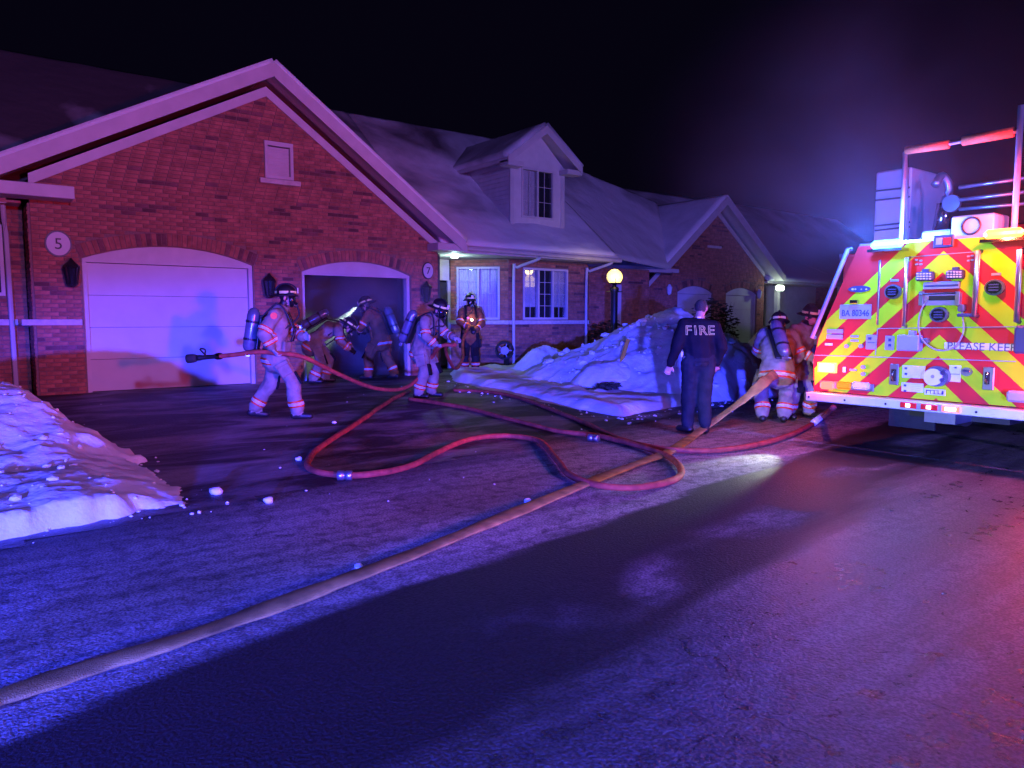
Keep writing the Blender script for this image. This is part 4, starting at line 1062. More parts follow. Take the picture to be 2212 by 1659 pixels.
    if tank:
        ax = (nek - pel).normalized(); back = p.L.cross(ax).normalized()
        if back.dot(p.F) > 0: back = -back
        if tank == 'tilt': ax = (ax + p.L * .25).normalized()
        cb = (pel * .45 + che * .55) + back * (.30 * g)
        bm = bmesh.new(); loft(bm, [(cb + ax * z, p.L * r_, back * r_) for z, r_ in ((.33, .02), (.31, .055), (.27, .08), (.22, .088), (-.2, .088), (-.25, .07), (-.28, .03))], 16)
        tk = bm_obj('air_tank', bm, 'tank', p.t, True)
        bm = bmesh.new(); bx(bm, cb - ax * .30, (.05, .05, .08), Matrix((p.L, back, ax)).transposed()); tube(bm, [cb - ax * .31 - p.L * .06, cb - ax * .31 + p.L * .06], .02, 8); bm_obj('valve', bm, 'steel', tk)
        bm = bmesh.new(); loft(bm, [(cb + ax * z, p.L * .093, back * .093) for z in (.12, .15)], 16); loft(bm, [(cb + ax * z, p.L * .093, back * .093) for z in (-.12, -.09)], 16); bm_obj('tank_strap', bm, 'black', tk)
        bm = bmesh.new(); bx(bm, cb - back * .11, (.24, .04, .5), Matrix((p.L, back, ax)).transposed(), bev=.015); bm_obj('back_plate', bm, 'black', p.t)
        for s in (1, -1):
            bm = bmesh.new(); tube(bm, spline([cb - back * .1 + p.L * .1 * s + ax * .2, j['shL' if s > 0 else 'shR'] * .55 + nek * .45 + ax * .105, che - back * .19 * g + p.L * .12 * s, pel * .6 + che * .4 - back * .185 * g + p.L * .15 * s], 6), .02, 6, w=.026, h=.012)
            bm_obj('shoulder_strap', bm, 'black', p.t, True)
        bm = bmesh.new(); disc(bm, che - back * .2 * g - p.L * .08, -back, .032, .03, 10); bm_obj('chest_gauge', bm, 'chrome', p.t)
    return p, j, hf, hl, hu, b

STAND = dict(pelvis=(0, 0, .98), chest=(.02, 0, 1.28), neck=(.02, 0, 1.50), head=(.05, 0, 1.64), shL=(.01, .19, 1.42), shR=(.01, -.19, 1.42),
             elL=(.05, .27, 1.14), elR=(.05, -.27, 1.14), wrL=(.2, .24, .95), wrR=(.2, -.24, .95),
             hipL=(0, .10, .92), hipR=(0, -.10, .92), kneeL=(.03, .12, .5), kneeR=(.03, -.12, .5), ankL=(0, .13, .09), ankR=(0, -.13, .09), toeL=(.17, .15, .046), toeR=(.17, -.15, .046))
def pose(**k): d = dict(STAND); d.update(k); return d
RIGHT = math.atan2(rt.y, rt.x)
GRP = 'people in turnout gear'
# 1: striding firefighter with the nozzle line at the hip
r1 = Vector((3.62, 10.05, ground_z(3.62, 10.05) + .012))
ff1, j1, *_ = figure(r1, RIGHT + R(12), 'helmeted person striding right with a red hose at the hip before the closed garage', pose(
    pelvis=(-.02, 0, .98), chest=(.02, 0, 1.29), neck=(.07, 0, 1.52), head=(.14, 0, 1.66), shL=(.06, .2, 1.43), shR=(.0, -.2, 1.44),
    elR=(-.14, -.29, 1.19), wrR=(-.04, -.28, 1.00), hdR=(.02, -.26, .90), elL=(.22, .24, 1.2), wrL=(.34, .06, 1.12), hdL=(.42, .0, 1.12),
    hipL=(-.02, .1, .92), hipR=(-.02, -.1, .92), kneeL=(-.10, .12, .52), ankL=(-.34, .13, .12), toeL=(-.18, .15, .05),
    kneeR=(.20, -.12, .53), ankR=(.26, -.12, .09), toeR=(.43, -.14, .046)), bulk=1.12, head_yaw=R(-8), seed=1, group=GRP)
bm = bmesh.new(); c = j1['shR'] - ff1.L * .107 + Vector((0, 0, -.02)); disc(bm, c, -ff1.L, .045, .012, 14); bm_obj('shoulder_patch', bm, 'trim_orange', ff1.t)
# 2: firefighter in the middle of the driveway
r2 = Vector((6.55, 11.2, ground_z(6.55, 11.2) + .012)); r2 = PG(922, 861); r2.z += .012
ff2, j2, *_ = figure(r2, RIGHT - R(14), 'masked person in pale turnout coat stooping over the drooping red hose in mid-driveway', pose(
    pelvis=(-.08, 0, .92), chest=(.0, 0, 1.2), neck=(.13, 0, 1.40), head=(.24, 0, 1.50), shL=(.10, .19, 1.33), shR=(.06, -.2, 1.33),
    elR=(.10, -.29, 1.08), wrR=(.24, -.22, .93), hdR=(.32, -.2, .9), elL=(.28, .24, 1.08), wrL=(.46, .1, 1.05), hdL=(.55, .08, 1.02),
    hipL=(-.07, .1, .86), hipR=(-.07, -.1, .86), kneeL=(.10, .13, .48), ankL=(.03, .15, .09), toeL=(.2, .17, .046), kneeR=(.02, -.14, .48), ankR=(-.10, -.15, .09), toeR=(.07, -.17, .046)),
    bulk=1.1, head_pitch=R(18), head_yaw=R(-15), seed=2, group=GRP)
# 3: bending firefighter at the garage mouth
r3 = PY(698, 812, 13.85); r3.z = .225
ff3, j3, *_ = figure(r3, RIGHT + R(12), 'person in turnout gear bent double at the left side of the open garage', pose(
    pelvis=(-.14, 0, .84), chest=(.14, 0, 1.06), neck=(.36, 0, 1.13), head=(.5, 0, 1.10), shL=(.3, .19, 1.1), shR=(.3, -.19, 1.08),
    elR=(.34, -.26, .82), wrR=(.5, -.2, .68), elL=(.4, .24, .84), wrL=(.55, .12, .68), hipL=(-.13, .1, .78), hipR=(-.13, -.1, .78),
    kneeL=(.12, .14, .46), ankL=(.03, .15, .09), toeL=(.2, .17, .046), kneeR=(-.02, -.15, .44), ankR=(-.2, -.16, .09), toeR=(-.03, -.18, .046)), bulk=1.1, head_pitch=R(35), seed=3, group=GRP,
    mats=dict(coat='coat', pants='coat', glove='black', boot='black', skin='skin', hood='black'))
# 4: firefighter in the garage, leaning left with a hand light
r4 = PY(822, 812, 13.95); r4.z = .225
ff4, j4, hf4, hl4, hu4, _ = figure(r4, RIGHT + R(180 - 16), 'person in brown turnout gear leaning left at the open garage with a helmet light beam', pose(
    pelvis=(-.02, 0, .92), chest=(.06, 0, 1.22), neck=(.18, 0, 1.42), head=(.3, 0, 1.53), shL=(.16, .19, 1.34), shR=(.12, -.2, 1.35),
    elR=(.22, -.28, 1.10), wrR=(.36, -.16, 1.02), elL=(.28, .26, 1.12), wrL=(.42, .1, 1.02), hipL=(0, .1, .86), hipR=(0, -.1, .86),
    kneeL=(.2, .13, .48), ankL=(.2, .15, .09), toeL=(.37, .17, .046), kneeR=(-.08, -.14, .48), ankR=(-.26, -.15, .10), toeR=(-.1, -.17, .046)), bulk=1.1, head_pitch=R(20), seed=4, group=GRP,
    mats=dict(coat='brown_coat', pants='brown_coat', glove='black', boot='black', skin='skin', hood='black'))
lc = j4['head'] + hf4 * .22 + hu4 * .06
tgt = lc + (hf4 * .9 - Vector((0, 0, .42)))
lamp('hand_torch', r4 + Vector((-.42, .25, 1.12)), (.75, 1, .92), 75, .04, spot=75, target=r4 + Vector((-1.5, 1.0, .75)), blend=.9)
lamp('helmet_torch', lc, (.8, 1, .93), 500, .02, spot=26, target=tgt, blend=.5)
# 5: masked firefighter facing us near the front door
r5 = Vector((9.6, 14.15, .23))
ff5, j5, *_ = figure(r5, HEAD + R(180 + 12), 'masked person facing the street in front of the entry window, orange light on the chest', pose(
    elR=(.2, -.26, 1.16), wrR=(.34, -.08, 1.08), elL=(.2, .26, 1.15), wrL=(.34, .1, 1.02)), bulk=1.08, seed=5, group=GRP, head_yaw=R(10),
    mats=dict(coat='brown_coat', pants='charcoal', glove='black', boot='black', skin='skin', hood='black'))
lamp('chest_torch', j5['chest'] + ff5.F * .33 + Vector((0, 0, -.02)), (1, .55, .2), 3.0, .03)
bm = bmesh.new(); disc(bm, j5['chest'] + ff5.F * .235 + Vector((0, 0, -.05)), ff5.F, .03, .04, 12); bm_obj('chest_lamp', bm, 'lit_core', ff5.t)
# 6: stooping firefighter with the tan hose beside the truck
r6 = PZ(1668, 912, .006)
ff6, j6, *_ = figure(r6, HEAD - R(14), 'stooping person with an air tank gripping the tan hose beside the truck', pose(
    pelvis=(-.10, -.04, .84), chest=(.06, -.06, 1.12), neck=(.22, -.06, 1.30), head=(.32, -.08, 1.40), shL=(.17, .13, 1.26), shR=(.15, -.25, 1.24),
    elR=(.12, -.36, .98), wrR=(.26, -.26, .82), hdR=(.34, -.2, .8), elL=(.36, .2, 1.02), wrL=(.5, .0, .9), hipL=(-.10, .06, .78), hipR=(-.1, -.14, .78),
    kneeL=(.14, .16, .46), ankL=(-.04, .14, .1), toeL=(.13, .15, .05), kneeR=(.18, -.2, .46), ankR=(.05, -.16, .09), toeR=(.22, -.18, .046)), bulk=1.18, head_pitch=R(12), seed=6, group=GRP, tank='tilt', mask=False)
# 7: firefighter behind, face visible
r7 = PZ(1776, 884, .006) ; r7 = Vector((10.1, 6.15, .006))
ff7, j7, *_ = figure(r7, HEAD + R(180 + 22), 'helmeted person with bare face half hidden behind the truck corner', pose(
    pelvis=(-.08, 0, .90), chest=(.02, 0, 1.18), neck=(.10, 0, 1.38), head=(.18, 0, 1.50), shL=(.08, .19, 1.31), shR=(.08, -.19, 1.31),
    elR=(.2, -.26, 1.05), wrR=(.36, -.12, .92), elL=(.2, .26, 1.05), wrL=(.36, .12, .9), hipL=(-.06, .1, .85), hipR=(-.06, -.1, .85),
    kneeL=(.10, .16, .46), ankL=(0, .2, .09), toeL=(.17, .23, .046), kneeR=(.1, -.16, .46), ankR=(0, -.2, .09), toeR=(.17, -.23, .046)), bulk=1.1, head_pitch=R(10), seed=7, group=GRP, mask=False, tank=False)
# officer in navy with FIRE across the back
r8 = PZ(1505, 936, .004)
OFF = HEAD - R(2)
off, j8, hf8, hl8, hu8, bo = figure(r8, OFF, 'person in dark navy uniform seen from behind with FIRE across the jacket', pose(
    pelvis=(0, -.015, .97), chest=(.0, .01, 1.26), neck=(.01, .0, 1.47), head=(.05, -.03, 1.615), shL=(0, .19, 1.405), shR=(0, -.185, 1.385),
    elL=(-.05, .29, 1.13), wrL=(.02, .36, .90), hdL=(.05, .38, .82), elR=(-.06, -.28, 1.13), wrR=(.06, -.25, .90), hdR=(.10, -.22, .82),
    kneeL=(.05, .10, .5), ankL=(.03, .12, .09), toeL=(.16, .20, .046), kneeR=(0, -.08, .5), ankR=(-.03, -.1, .09), toeR=(.13, -.13, .046)),
    gear=False, mats=dict(coat='navy', pants='charcoal', boot='black', skin='skin', hair='hair', hood='skin', glove='skin'), head_yaw=R(-28), tank=False, mask=False, helmet=False, bulk=1.09, grip=(True, True), seed=8)
bvh = BVHTree.FromPolygons([v.co for v in bo.me.vertices], [p.vertices for p in bo.me.polygons])
cpt = j8['chest'] + Vector((0, 0, .075))
for ch_, ox in zip('FIRE', (-.128, -.054, .026, .122)):
    me = text_mesh(ch_, .165, outline=True, bev=.0036)
    bm = bmesh.new(); bm.from_mesh(me)
    for _ in range(3): bmesh.ops.subdivide_edges(bm, edges=[e for e in bm.edges if e.calc_length() > .014], cuts=1)
    bm.to_mesh(me); bm.free()
    for v in me.vertices:
        q = cpt + rt * (v.co.x * 1.12 + ox * 1.15) + Vector((0, 0, v.co.y)) - off.F * 1.0
        h = bvh.ray_cast(q, off.F)
        v.co = (h[0] if h[0] is not None else q + off.F) - off.F * (.006 + .5 * (v.co.z + .0045))
    me.materials.clear(); put('letter', me, off.t, 'trim_lime')
bm = bmesh.new(); q = cpt + Vector((0, 0, .17)) - off.F; h = bvh.ray_cast(q, off.F); bx(bm, h[0] - off.F * .004, (.05, .006, .022), Matrix((rt, off.F, Vector((0, 0, 1)))).transposed(), bev=.002); bm_obj('neck_tag', bm, 'trim_silver', off.t)
bm = bmesh.new(); bx(bm, j8['pelvis'] + off.L * .2 - off.F * .02 + Vector((0, 0, -.03)), (.05, .06, .16), Matrix((off.F, off.L, Vector((0, 0, 1)))).transposed(), bev=.01); bm_obj('radio', bm, 'black', off.t)
bm = bmesh.new(); bx(bm, j8['pelvis'] + off.L * .235 - off.F * .02 + Vector((0, 0, .06)), (.04, .03, .08), Matrix((off.F, off.L, Vector((0, 0, 1)))).transposed(), bev=.008); bm_obj('glove_clip', bm, 'trim_lime', off.t)
belt = bo.band('belt', off.t, [0, 2, 3], j8['pelvis'] + Vector((0, 0, -.06)), (0, 0, 1), .022, 'black', .01)

# ------------------------------------------------------------------ hoses
def hose(name, label, pts, r, mat, w=None, h=None, n=8):
    sp2 = spline(pts, n); q0 = [Vector(p) for p in sp2]
    for i, p in enumerate(q0[2:-2]): sp2[i + 2] = p + Vector((noise.noise(p * 2.1), noise.noise(p * 2.1 + Vector((9, 0, 0))), 0)) * .022
    bm = bmesh.new(); tube(bm, sp2, r, 12, w=w or r * 1.06, h=h or r * .95, taper=[1 + .07 * noise.noise(p * 3.3) for p in q0])
    return tag(bm_obj(name, bm, mat, None, True), label, 'fire hose', 'fire hoses')
hR = .033
hnd = j1['wrR'] + (Vector(j1['hdR']) - j1['wrR']).normalized() * .1 + ff1.L * .02 + ff1.F * .01
pts = [PD(470, 770, 10.0), PD(510, 766, 9.95), PD(560, 760, 9.9), hnd, PD(650, 770, 10.1), PD(700, 793, 10.5), PD(750, 817, 11.0), PD(800, 836, 11.5), PD(840, 842, 11.9), PD(875, 838, 12.3), PD(905, 815, 12.6), PD(930, 775, 12.75)]
h2 = j2['wrR'] + (Vector(j2['hdR']) - j2['wrR']).normalized() * .1
pts.append(h2); pts.append(h2 + ff2.F * .25 + Vector((0, 0, .03)))
ah = hose('fire_hose', 'bright red hose sagging between the striding person and the stooping masked person', pts, hR, 'hose_red')
# nozzle on its end
n0, n1 = PD(478, 769, 10.0), PD(405, 775, 10.05); dn_ = (n1 - n0).normalized()
nz = empty('hose_nozzle', n0, 'black nozzle with a bale handle on the end of the red hose', 'nozzle')
u, v = frame_of(dn_); LN = (n1 - n0).length
bm = bmesh.new(); loft(bm, [(n0 + dn_ * LN * k, u * r_, v * r_) for k, r_ in ((-.02, .04), (.16, .042), (.2, .03), (.55, .032), (.62, .04), (.70, .04))], 12); bm_obj('barrel', bm, 'black', nz, True)
bm = bmesh.new(); loft(bm, [(n0 + dn_ * LN * k, u * r_, v * r_) for k, r_ in ((.72, .045), (.8, .058), (.92, .062), (1, .06))], 14); bm_obj('tip', bm, 'rubber', nz, True)
bm = bmesh.new(); tube(bm, spline([n0 + dn_ * LN * .45 + u * .04, n0 + dn_ * LN * .45 + v * .1, n0 + dn_ * LN * .6 + v * .115, n0 + dn_ * LN * .45 - u * .04], 4), .012, 6); bm_obj('bale_handle', bm, 'black', nz)
bm = bmesh.new(); loft(bm, [(n0 + dn_ * LN * k, u * .047, v * .047) for k in (.02, .12)], 12); bm_obj('coupling', bm, 'chrome', nz)
def coupling(p, d, label, r_=.046, parent=None):
    u, v = frame_of(d); d = d.normalized(); bm = bmesh.new()
    loft(bm, [(p + d * k, u * q, v * q) for k, q in ((-.07, r_ * .8), (-.065, r_), (-.01, r_), (-.008, r_ * .86), (.008, r_ * .86), (.01, r_), (.065, r_), (.07, r_ * .8))], 14)
    return tag(bm_obj('hose_coupling', bm, 'steel', None, True), label, 'coupling', 'couplings between hose lengths')
def gp(l, r_=hR): return [PG(x, y, r_ + .008) for x, y in l]
hose('fire_hose', 'red hose lying in big loops across the driveway mouth', gp([(884, 845), (856, 858), (820, 880), (760, 922), (700, 960), (668, 990), (672, 1012), (710, 1024), (790, 1026), (880, 1008), (950, 974), (1020, 948), (1100, 942), (1165, 953), (1195, 985), (1228, 1024), (1290, 1048), (1380, 1052), (1450, 1038), (1472, 1018), (1452, 992), (1400, 970), (1300, 943), (1200, 930), (1100, 905), (1010, 882), (940, 870), (884, 862)]), hR, 'hose_red')
hose('fire_hose', 'dark red hose running along the snow edge to the rear of the truck', [PX(1800, 880, 8.6)] + gp([(1775, 903), (1740, 925), (1690, 946), (1600, 967), (1500, 974), (1410, 966), (1330, 945), (1260, 912), (1190, 884), (1110, 856), (1040, 845), (980, 843)]), hR, 'hose_red')
bm = bmesh.new(); a, b = PG(1790, 888, .05), PG(1758, 913, .05); d = (b - a).normalized(); u, v = frame_of(d); loft(bm, [(a + d * k, u * .046, v * .046) for k in (0, (b - a).length)], 14)
tag(bm_obj('hose_coupling', bm, 'bumper_metal', None, True), 'pale metal hose coupling on the dark red hose under the truck tail', 'coupling')
hose('fire_hose', 'short red hose loop hanging before the masked person by the window', [h2 + ff2.F * .25 + Vector((0, 0, .03)), PD(962, 745, 13.6), PD(968, 770, 14.2), PD(980, 794, 14.7), PD(992, 792, 15.2), PD(1000, 765, 15.8), PD(1000, 735, 16.3), j5['wrR'] + ff5.F * .08], .030, 'hose_red')
g6 = j6['wrR'] + (Vector(j6['hdR']) - j6['wrR']).normalized() * .1
tan = [PG(x, y, .035) for x, y in [(-260, 1580), (-120, 1555), (0, 1507), (200, 1440), (400, 1378), (650, 1288), (900, 1193), (1100, 1112), (1300, 1030), (1400, 993), (1452, 972)]] + [PD(1520, 925, 9.6), PD(1600, 868, 9.8), PD(1655, 822, 9.95), g6, g6 + ff6.F * .3 + Vector((0, 0, .05)), g6 + ff6.F * 1.0 + Vector((0, 0, -.15))]
bm = bmesh.new(); sp_ = spline(tan, 8); secs = []
for i, p in enumerate(sp_):
    d = sp_[min(i + 1, len(sp_) - 1)] - sp_[max(i - 1, 0)]; u, v = frame_of(d)
    t = i / (len(sp_) - 1); tw = math.sin(max(0, t - .72) / .28 * math.pi * .5) * 1.35 if t > .72 else .06 * math.sin(i * .35)
    uu = u * math.cos(tw) + v * math.sin(tw); vv = v * math.cos(tw) - u * math.sin(tw)
    secs.append((p, uu * (.074 + .006 * math.sin(i * .7) + .004 * math.sin(i * 1.9)), vv * (.019 + .003 * math.sin(i * .5))))
loft(bm, secs, 14); tag(bm_obj('fire_hose', bm, 'hose_tan', None, True), 'wide flattened tan supply hose crossing the street from the lower left corner', 'fire hose', 'fire hoses')

a, b = PG(745, 1027, .045), PG(775, 1027, .045); coupling(a, b - a, 'metal coupling on the left bend of the looped red hose')
a, b = PG(1282, 946, .045), PG(1318, 950, .045); coupling(a, b - a, 'metal coupling on the far side of the looped red hose near the snow edge', .044)
# ------------------------------------------------------------------ the fire truck
XT = 8.0
truck = empty('fire_truck', (XT, 3.34, 0), 'fire truck rear with red and lime chevrons, flashing lights and a ladder rack', 'fire truck')
YC = 3.34; HW = 1.34
def T(cx, cy_, off=0):
    return PX((3150 + cx * .4821) * .553, (900 + cy_ * .4822) * .553, XT) + Vector((-off, 0, 0))
out = [(YC + HW, .66), (YC + HW + .02, 1.0), (YC + HW - .03, 1.27), (YC + .88, 2.28), (YC - .88, 2.28), (YC - HW + .03, 1.27), (YC - HW - .02, 1.0), (YC - HW, .66)]
bm = bmesh.new(); flat_poly(bm, out, [], lambda a, b: Vector((XT, a, b)), Vector((.3, 0, 0))); bm_obj('rear_panel', bm, 'truck_red', truck)
def clip_poly(poly, f):
    o = []
    for i in range(len(poly)):
        a, b = poly[i], poly[(i + 1) % len(poly)]; fa, fb = f(a), f(b)
        if fa >= 0: o.append(a)
        if (fa >= 0) != (fb >= 0): t = fa / (fa - fb); o.append((a[0] + (b[0] - a[0]) * t, a[1] + (b[1] - a[1]) * t))
    return o
# lime chevrons, one sheet each side of the ridge line
z_apex = [2.17 + .432, 2.17, 1.755, 1.33, .90, .48, .05, -.38]
for za in z_apex:
    for s in (1, -1):
        pl2 = [(YC + (y - YC) * .992, .665 + (z - .66) * .996) for y, z in out]
        pl2 = clip_poly(pl2, lambda q: s * (q[0] - YC))
        pl2 = clip_poly(pl2, lambda q: (za - .93 * s * (q[0] - YC)) - q[1])
        pl2 = clip_poly(pl2, lambda q: q[1] - (za - .212 - .93 * s * (q[0] - YC)))
        if len(pl2) < 3: continue
        bm = bmesh.new(); a = [bm.verts.new((XT - .003, y, z)) for y, z in pl2]; b = [bm.verts.new((XT + .002, y, z)) for y, z in pl2]
        bm.faces.new(a); bm.faces.new(b[::-1])
        for k in range(len(a)): bm.faces.new((a[k], a[(k + 1) % len(a)], b[(k + 1) % len(a)], b[k]))
        bm_obj('chevron_stripe', bm, 'truck_yellow', truck)
# body behind, cab, wheels
bm = bmesh.new(); bx(bm, (10.4, YC, 1.42), (4.1, 2.5, 1.64), bev=.03); bm_obj('body', bm, 'truck_red', truck)
bm = bmesh.new(); bx(bm, (14.6, YC, 1.75), (3.6, 2.45, 2.3), bev=.12); cabo = bm_obj('cab', bm, 'truck_red', truck)
box('window', (13.4, YC + 1.2, 1.9), (15.6, YC + 1.235, 2.6), 'glass', cabo); box('window', (13.4, YC - 1.235, 1.9), (15.6, YC - 1.2, 2.6), 'glass', cabo)
box('chassis', (8.5, YC - .5, .42), (16, YC + .5, .6), 'dark', truck); box('body_trim', (8.31, YC + 1.22, 2.18), (12.4, YC + 1.27, 2.24), 'steel', truck)
for x in (11.2, 15.0):
    for s in (1, -1):
        bm = bmesh.new(); disc(bm, (x, YC + s * 1.26, .5), (0, -s, 0), .5, .34, 28); wh = bm_obj('wheel', bm, 'rubber', truck)
        bm = bmesh.new(); disc(bm, (x, YC + s * 1.262, .5), (0, s, 0), .27, .03, 20); bm_obj('rim', bm, 'chrome', wh)
for s in (1, -1): box('mud_flap', (9.6, YC + s * .95 - .28, .12), (9.63, YC + s * .95 + .28, .6), 'rubber', truck)
box('tow_hitch', (8.1, YC - .15, .42), (8.6, YC + .15, .56), 'steel', truck)
# tail step
bm = bmesh.new(); bx(bm, (XT - .06, YC, .605), (.22, 2.68, .095), bev=.008); bump_ = bm_obj('bumper', bm, 'bumper_metal', truck)
for cx, cy_ in ((375, 1362), (705, 1392), (1435, 1452), (85, 1335)):
    bm = bmesh.new(); q = T(cx, cy_); disc(bm, Vector((XT - .17, q.y, .60)), (-1, 0, 0), .012, .004, 8); bm_obj('bolt', bm, 'dark', bump_)
for cx, lit in ((890, 0), (1058, 0), (1235, 1)):
    q = T(cx, 1425); y = q.y
    mkr = box('marker_light', (XT - .188, y - .082, .577), (XT - .171, y + .082, .637), 'red_lens' if not lit else 'lit_red', truck, .006)
    box('lens', (XT - .196, y - (.022 if not lit else .05), .590), (XT - .189, y + (.022 if not lit else .05), .624), 'lit_core', mkr, .003)
for cx in (975, 1145): q = T(cx, 1420); box('spacer', (XT - .180, q.y - .02, .575), (XT - .1705, q.y + .02, .64), 'truck_white', bump_)
def plate(name, x0, y0, x1, y1, off, th, mat, parent=None, bev=.003):
    a = T(x0, y0); b = T(x1, y1); lo = Vector((XT - off - th, min(a.y, b.y), min(a.z, b.z))); hi = Vector((XT - off, max(a.y, b.y), max(a.z, b.z)))
    return box(name, lo, hi, mat, parent or truck, bev)
RTV = (0, -1, 0); UPV = (0, 0, 1)
# tail lamp cluster
tc_ = plate('tail_light', 118, 1215, 552, 1305, .004, .03, 'steel')
for x0, x1, mm in ((132, 240, 'lit_red'), (265, 380, 'amber_lens'), (392, 530, 'clear_lens')): plate('lens', x0, 1222, x1, 1290, .035, .02, mm, tc_, .018)
wl_ = plate('warning_light', 110, 1065, 250, 1155, .004, .05, 'lit_amber'); plate('lens', 128, 1078, 235, 1142, .055, .006, 'lit_core', wl_)
# license plate
lpz = plate('licence_plate', 275, 602, 525, 718, .004, .006, 'blue_lit_plate')
q = T(400, 665); text_at('lettering', 'BA 80346', .098, (XT - .0125, q.y, q.z - .01), RTV, UPV, 'ink_blue', lpz, .0015, .8)
plate('plate_lamp', 370, 565, 430, 592, .004, .05, 'chrome')
# oval badge, round lamps and vents
def round_part(name, cx, cy_, rx, rz, depth, mat, off=.004, seg=24, parent=None):
    q = T(cx, cy_); bm = bmesh.new(); disc(bm, Vector((XT - off, q.y, q.z)), (-1, 0, 0), rx, depth, seg, ry=rz); return bm_obj(name, bm, mat, parent or truck)
ov = round_part('badge', 432, 475, .125, .036, .012, 'ink_blue')
for dx, r_ in ((-50, .016), (-28, .012), (20, .009), (60, .012)): round_part('badge_star', 432 + dx, 477, r_, r_ * .8, .004, 'clear_lens', .0165, 5, ov)
for cx, cy_ in ((712, 498), (1085, 683), (1535, 462)):
    rp = round_part('round_lamp', cx, cy_, .088, .078, .035, 'tank'); round_part('lens', cx, cy_, .068, .06, .012, 'chrome', .04, 20, rp)
    for k in (-1, 0, 1): q = T(cx, cy_); box('slot', (XT - .062, q.y - .04, q.z + k * .026 - .006), (XT - .053, q.y + .04, q.z + k * .026 + .006), 'ink_blue', rp)
for cx, cy_, w_ in ((718, 405, 70), (1540, 355, 80), (392, 858, 64), (392, 893, 64), (380, 1130, 60)): plate('label_plate', cx - w_ / 2, cy_ - 9, cx + w_ / 2, cy_ + 9, .004, .006, 'blue_lit_plate')
# two flood lights (rows of diodes)
for x0, y0 in ((905, 340), (1150, 325)):
    fl = plate('flood_light', x0, y0, x0 + 142, y0 + 68, .004, .06, 'ink_blue', None, .015); plate('bracket', x0 + 45, y0 - 26, x0 + 97, y0 + 1, .01, .03, 'ink_blue', fl)
    for r_ in range(3):
        for c_ in range(5): plate('diode', x0 + 12 + c_ * 25, y0 + 8 + r_ * 20, x0 + 30 + c_ * 25, y0 + 19 + r_ * 20, .066, .006, 'clear_lens', fl, .002)
# grab handle in the middle
gh = plate('handle_plate', 960, 420, 1250, 470, .004, .03, 'blue_lit_plate'); plate('groove', 968, 445, 1243, 452, .034, .004, 'ink_blue', gh)
gh2 = plate('step_handle', 932, 512, 1260, 605, .004, .03, 'blue_lit_plate'); plate('slot', 1005, 530, 1215, 565, .035, .006, 'black', gh2)
for x in (935, 1228): plate('bracket', x, 496, x + 32, 608, .036, .03, 'steel', gh2)
bm = bmesh.new(); tube(bm, [T(950, 520, .09), T(1245, 510, .09)], .012, 8); bm_obj('bar', bm, 'chrome', gh2)
# rails
def rail(p, q, off=.09, r_=.019, mat='steel'):
    bm = bmesh.new(); a, b = T(*p, off), T(*q, off); tube(bm, [a + Vector((off, 0, 0)), a, b, b + Vector((off, 0, 0))], r_, 10); bm_obj('grab_rail', bm, mat, truck, True)
rail((362, 152), (66, 868), .06, .024, 'blue_lit_plate'); rail((838, 222), (808, 775), .06); rail((1415, 170), (1382, 690), .07, .024); rail((1752, 160), (1725, 740), .07, .024)
rail((600, 245), (578, 760), .012, .012)
for a, b in (((850, 215), (1420, 170)), ((580, 795), (1700, 780)), ((60, 1010), (1700, 1062)), ((578, 800), (560, 1010))):
    bm = bmesh.new(); tube(bm, [T(*a, .004), T(*b, .004)], .005, 6); bm_obj('door_seam', bm, 'truck_gray', truck)
# labels, box and cable
plate('label_plate', 172, 800, 298, 835, .004, .012, 'blue_lit_plate'); plate('label_plate', 170, 843, 297, 882, .004, .012, 'blue_lit_plate')
lb1 = plate('instruction_plate', 487, 845, 568, 965, .004, .006, 'blue_lit_plate'); plate('print', 500, 905, 560, 910, .011, .002, 'ink_blue', lb1); plate('print', 505, 865, 530, 885, .011, .002, 'ink_blue', lb1)
lb2 = plate('instruction_plate', 642, 853, 712, 970, .004, .006, 'blue_lit_plate'); plate('print', 668, 875, 690, 900, .011, .002, 'ink_blue', lb2); plate('print', 668, 920, 690, 940, .011, .002, 'ink_blue', lb2)
cb_ = plate('control_box', 770, 845, 945, 978, .004, .10, 'blue_lit_plate', None, .012); plate('latch', 858, 812, 905, 846, .03, .05, 'blue_lit_plate', cb_)
plate('socket', 945, 870, 1010, 915, .004, .07, 'tank', None, .012)
bm = bmesh.new(); tube(bm, spline([T(1005, 545, .05), T(950, 660, .07), T(938, 790, .08), T(985, 900, .09), T(1100, 968, .10), T(1230, 945, .10), T(1300, 830, .09), T(1290, 700, .07), T(1270, 620, .06)], 8), .008, 8); bm_obj('cable', bm, 'truck_gray', truck, True)
plate('socket', 1255, 600, 1305, 660, .02, .07, 'tank', None, .01); plate('valve', 1248, 672, 1390, 700, .03, .06, 'ink_blue', None, .01)
sg = plate('warning_sign', 1122, 908, 1800, 978, .006, .006, 'sign_white'); q = T(1136, 944)
text_at('lettering', 'PLEASE KEEP BACK', .112, (XT - .0145, T(1480, 944).y - .09, T(1480, 944).z - .004), RTV, UPV, 'sign_ink', sg, .0012, .98)
for x0, x1, y0, y1 in ((782, 962, 1092, 1202), (775, 948, 1230, 1315)):
    ip = plate('instruction_plate', x0, y0, x1, y1, .004, .006, 'sign_white')
    for k in range(5): plate('print', x0 + 78, y0 + 16 + k * 15, x1 - 22, y0 + 20 + k * 15, .0105, .002, 'truck_gray', ip, 0)
    for k in range(2): plate('print', x0 + 18, y0 + 16 + k * 45, x0 + 38, y0 + 34 + k * 45, .0105, .002, 'ink_blue', ip, 0)
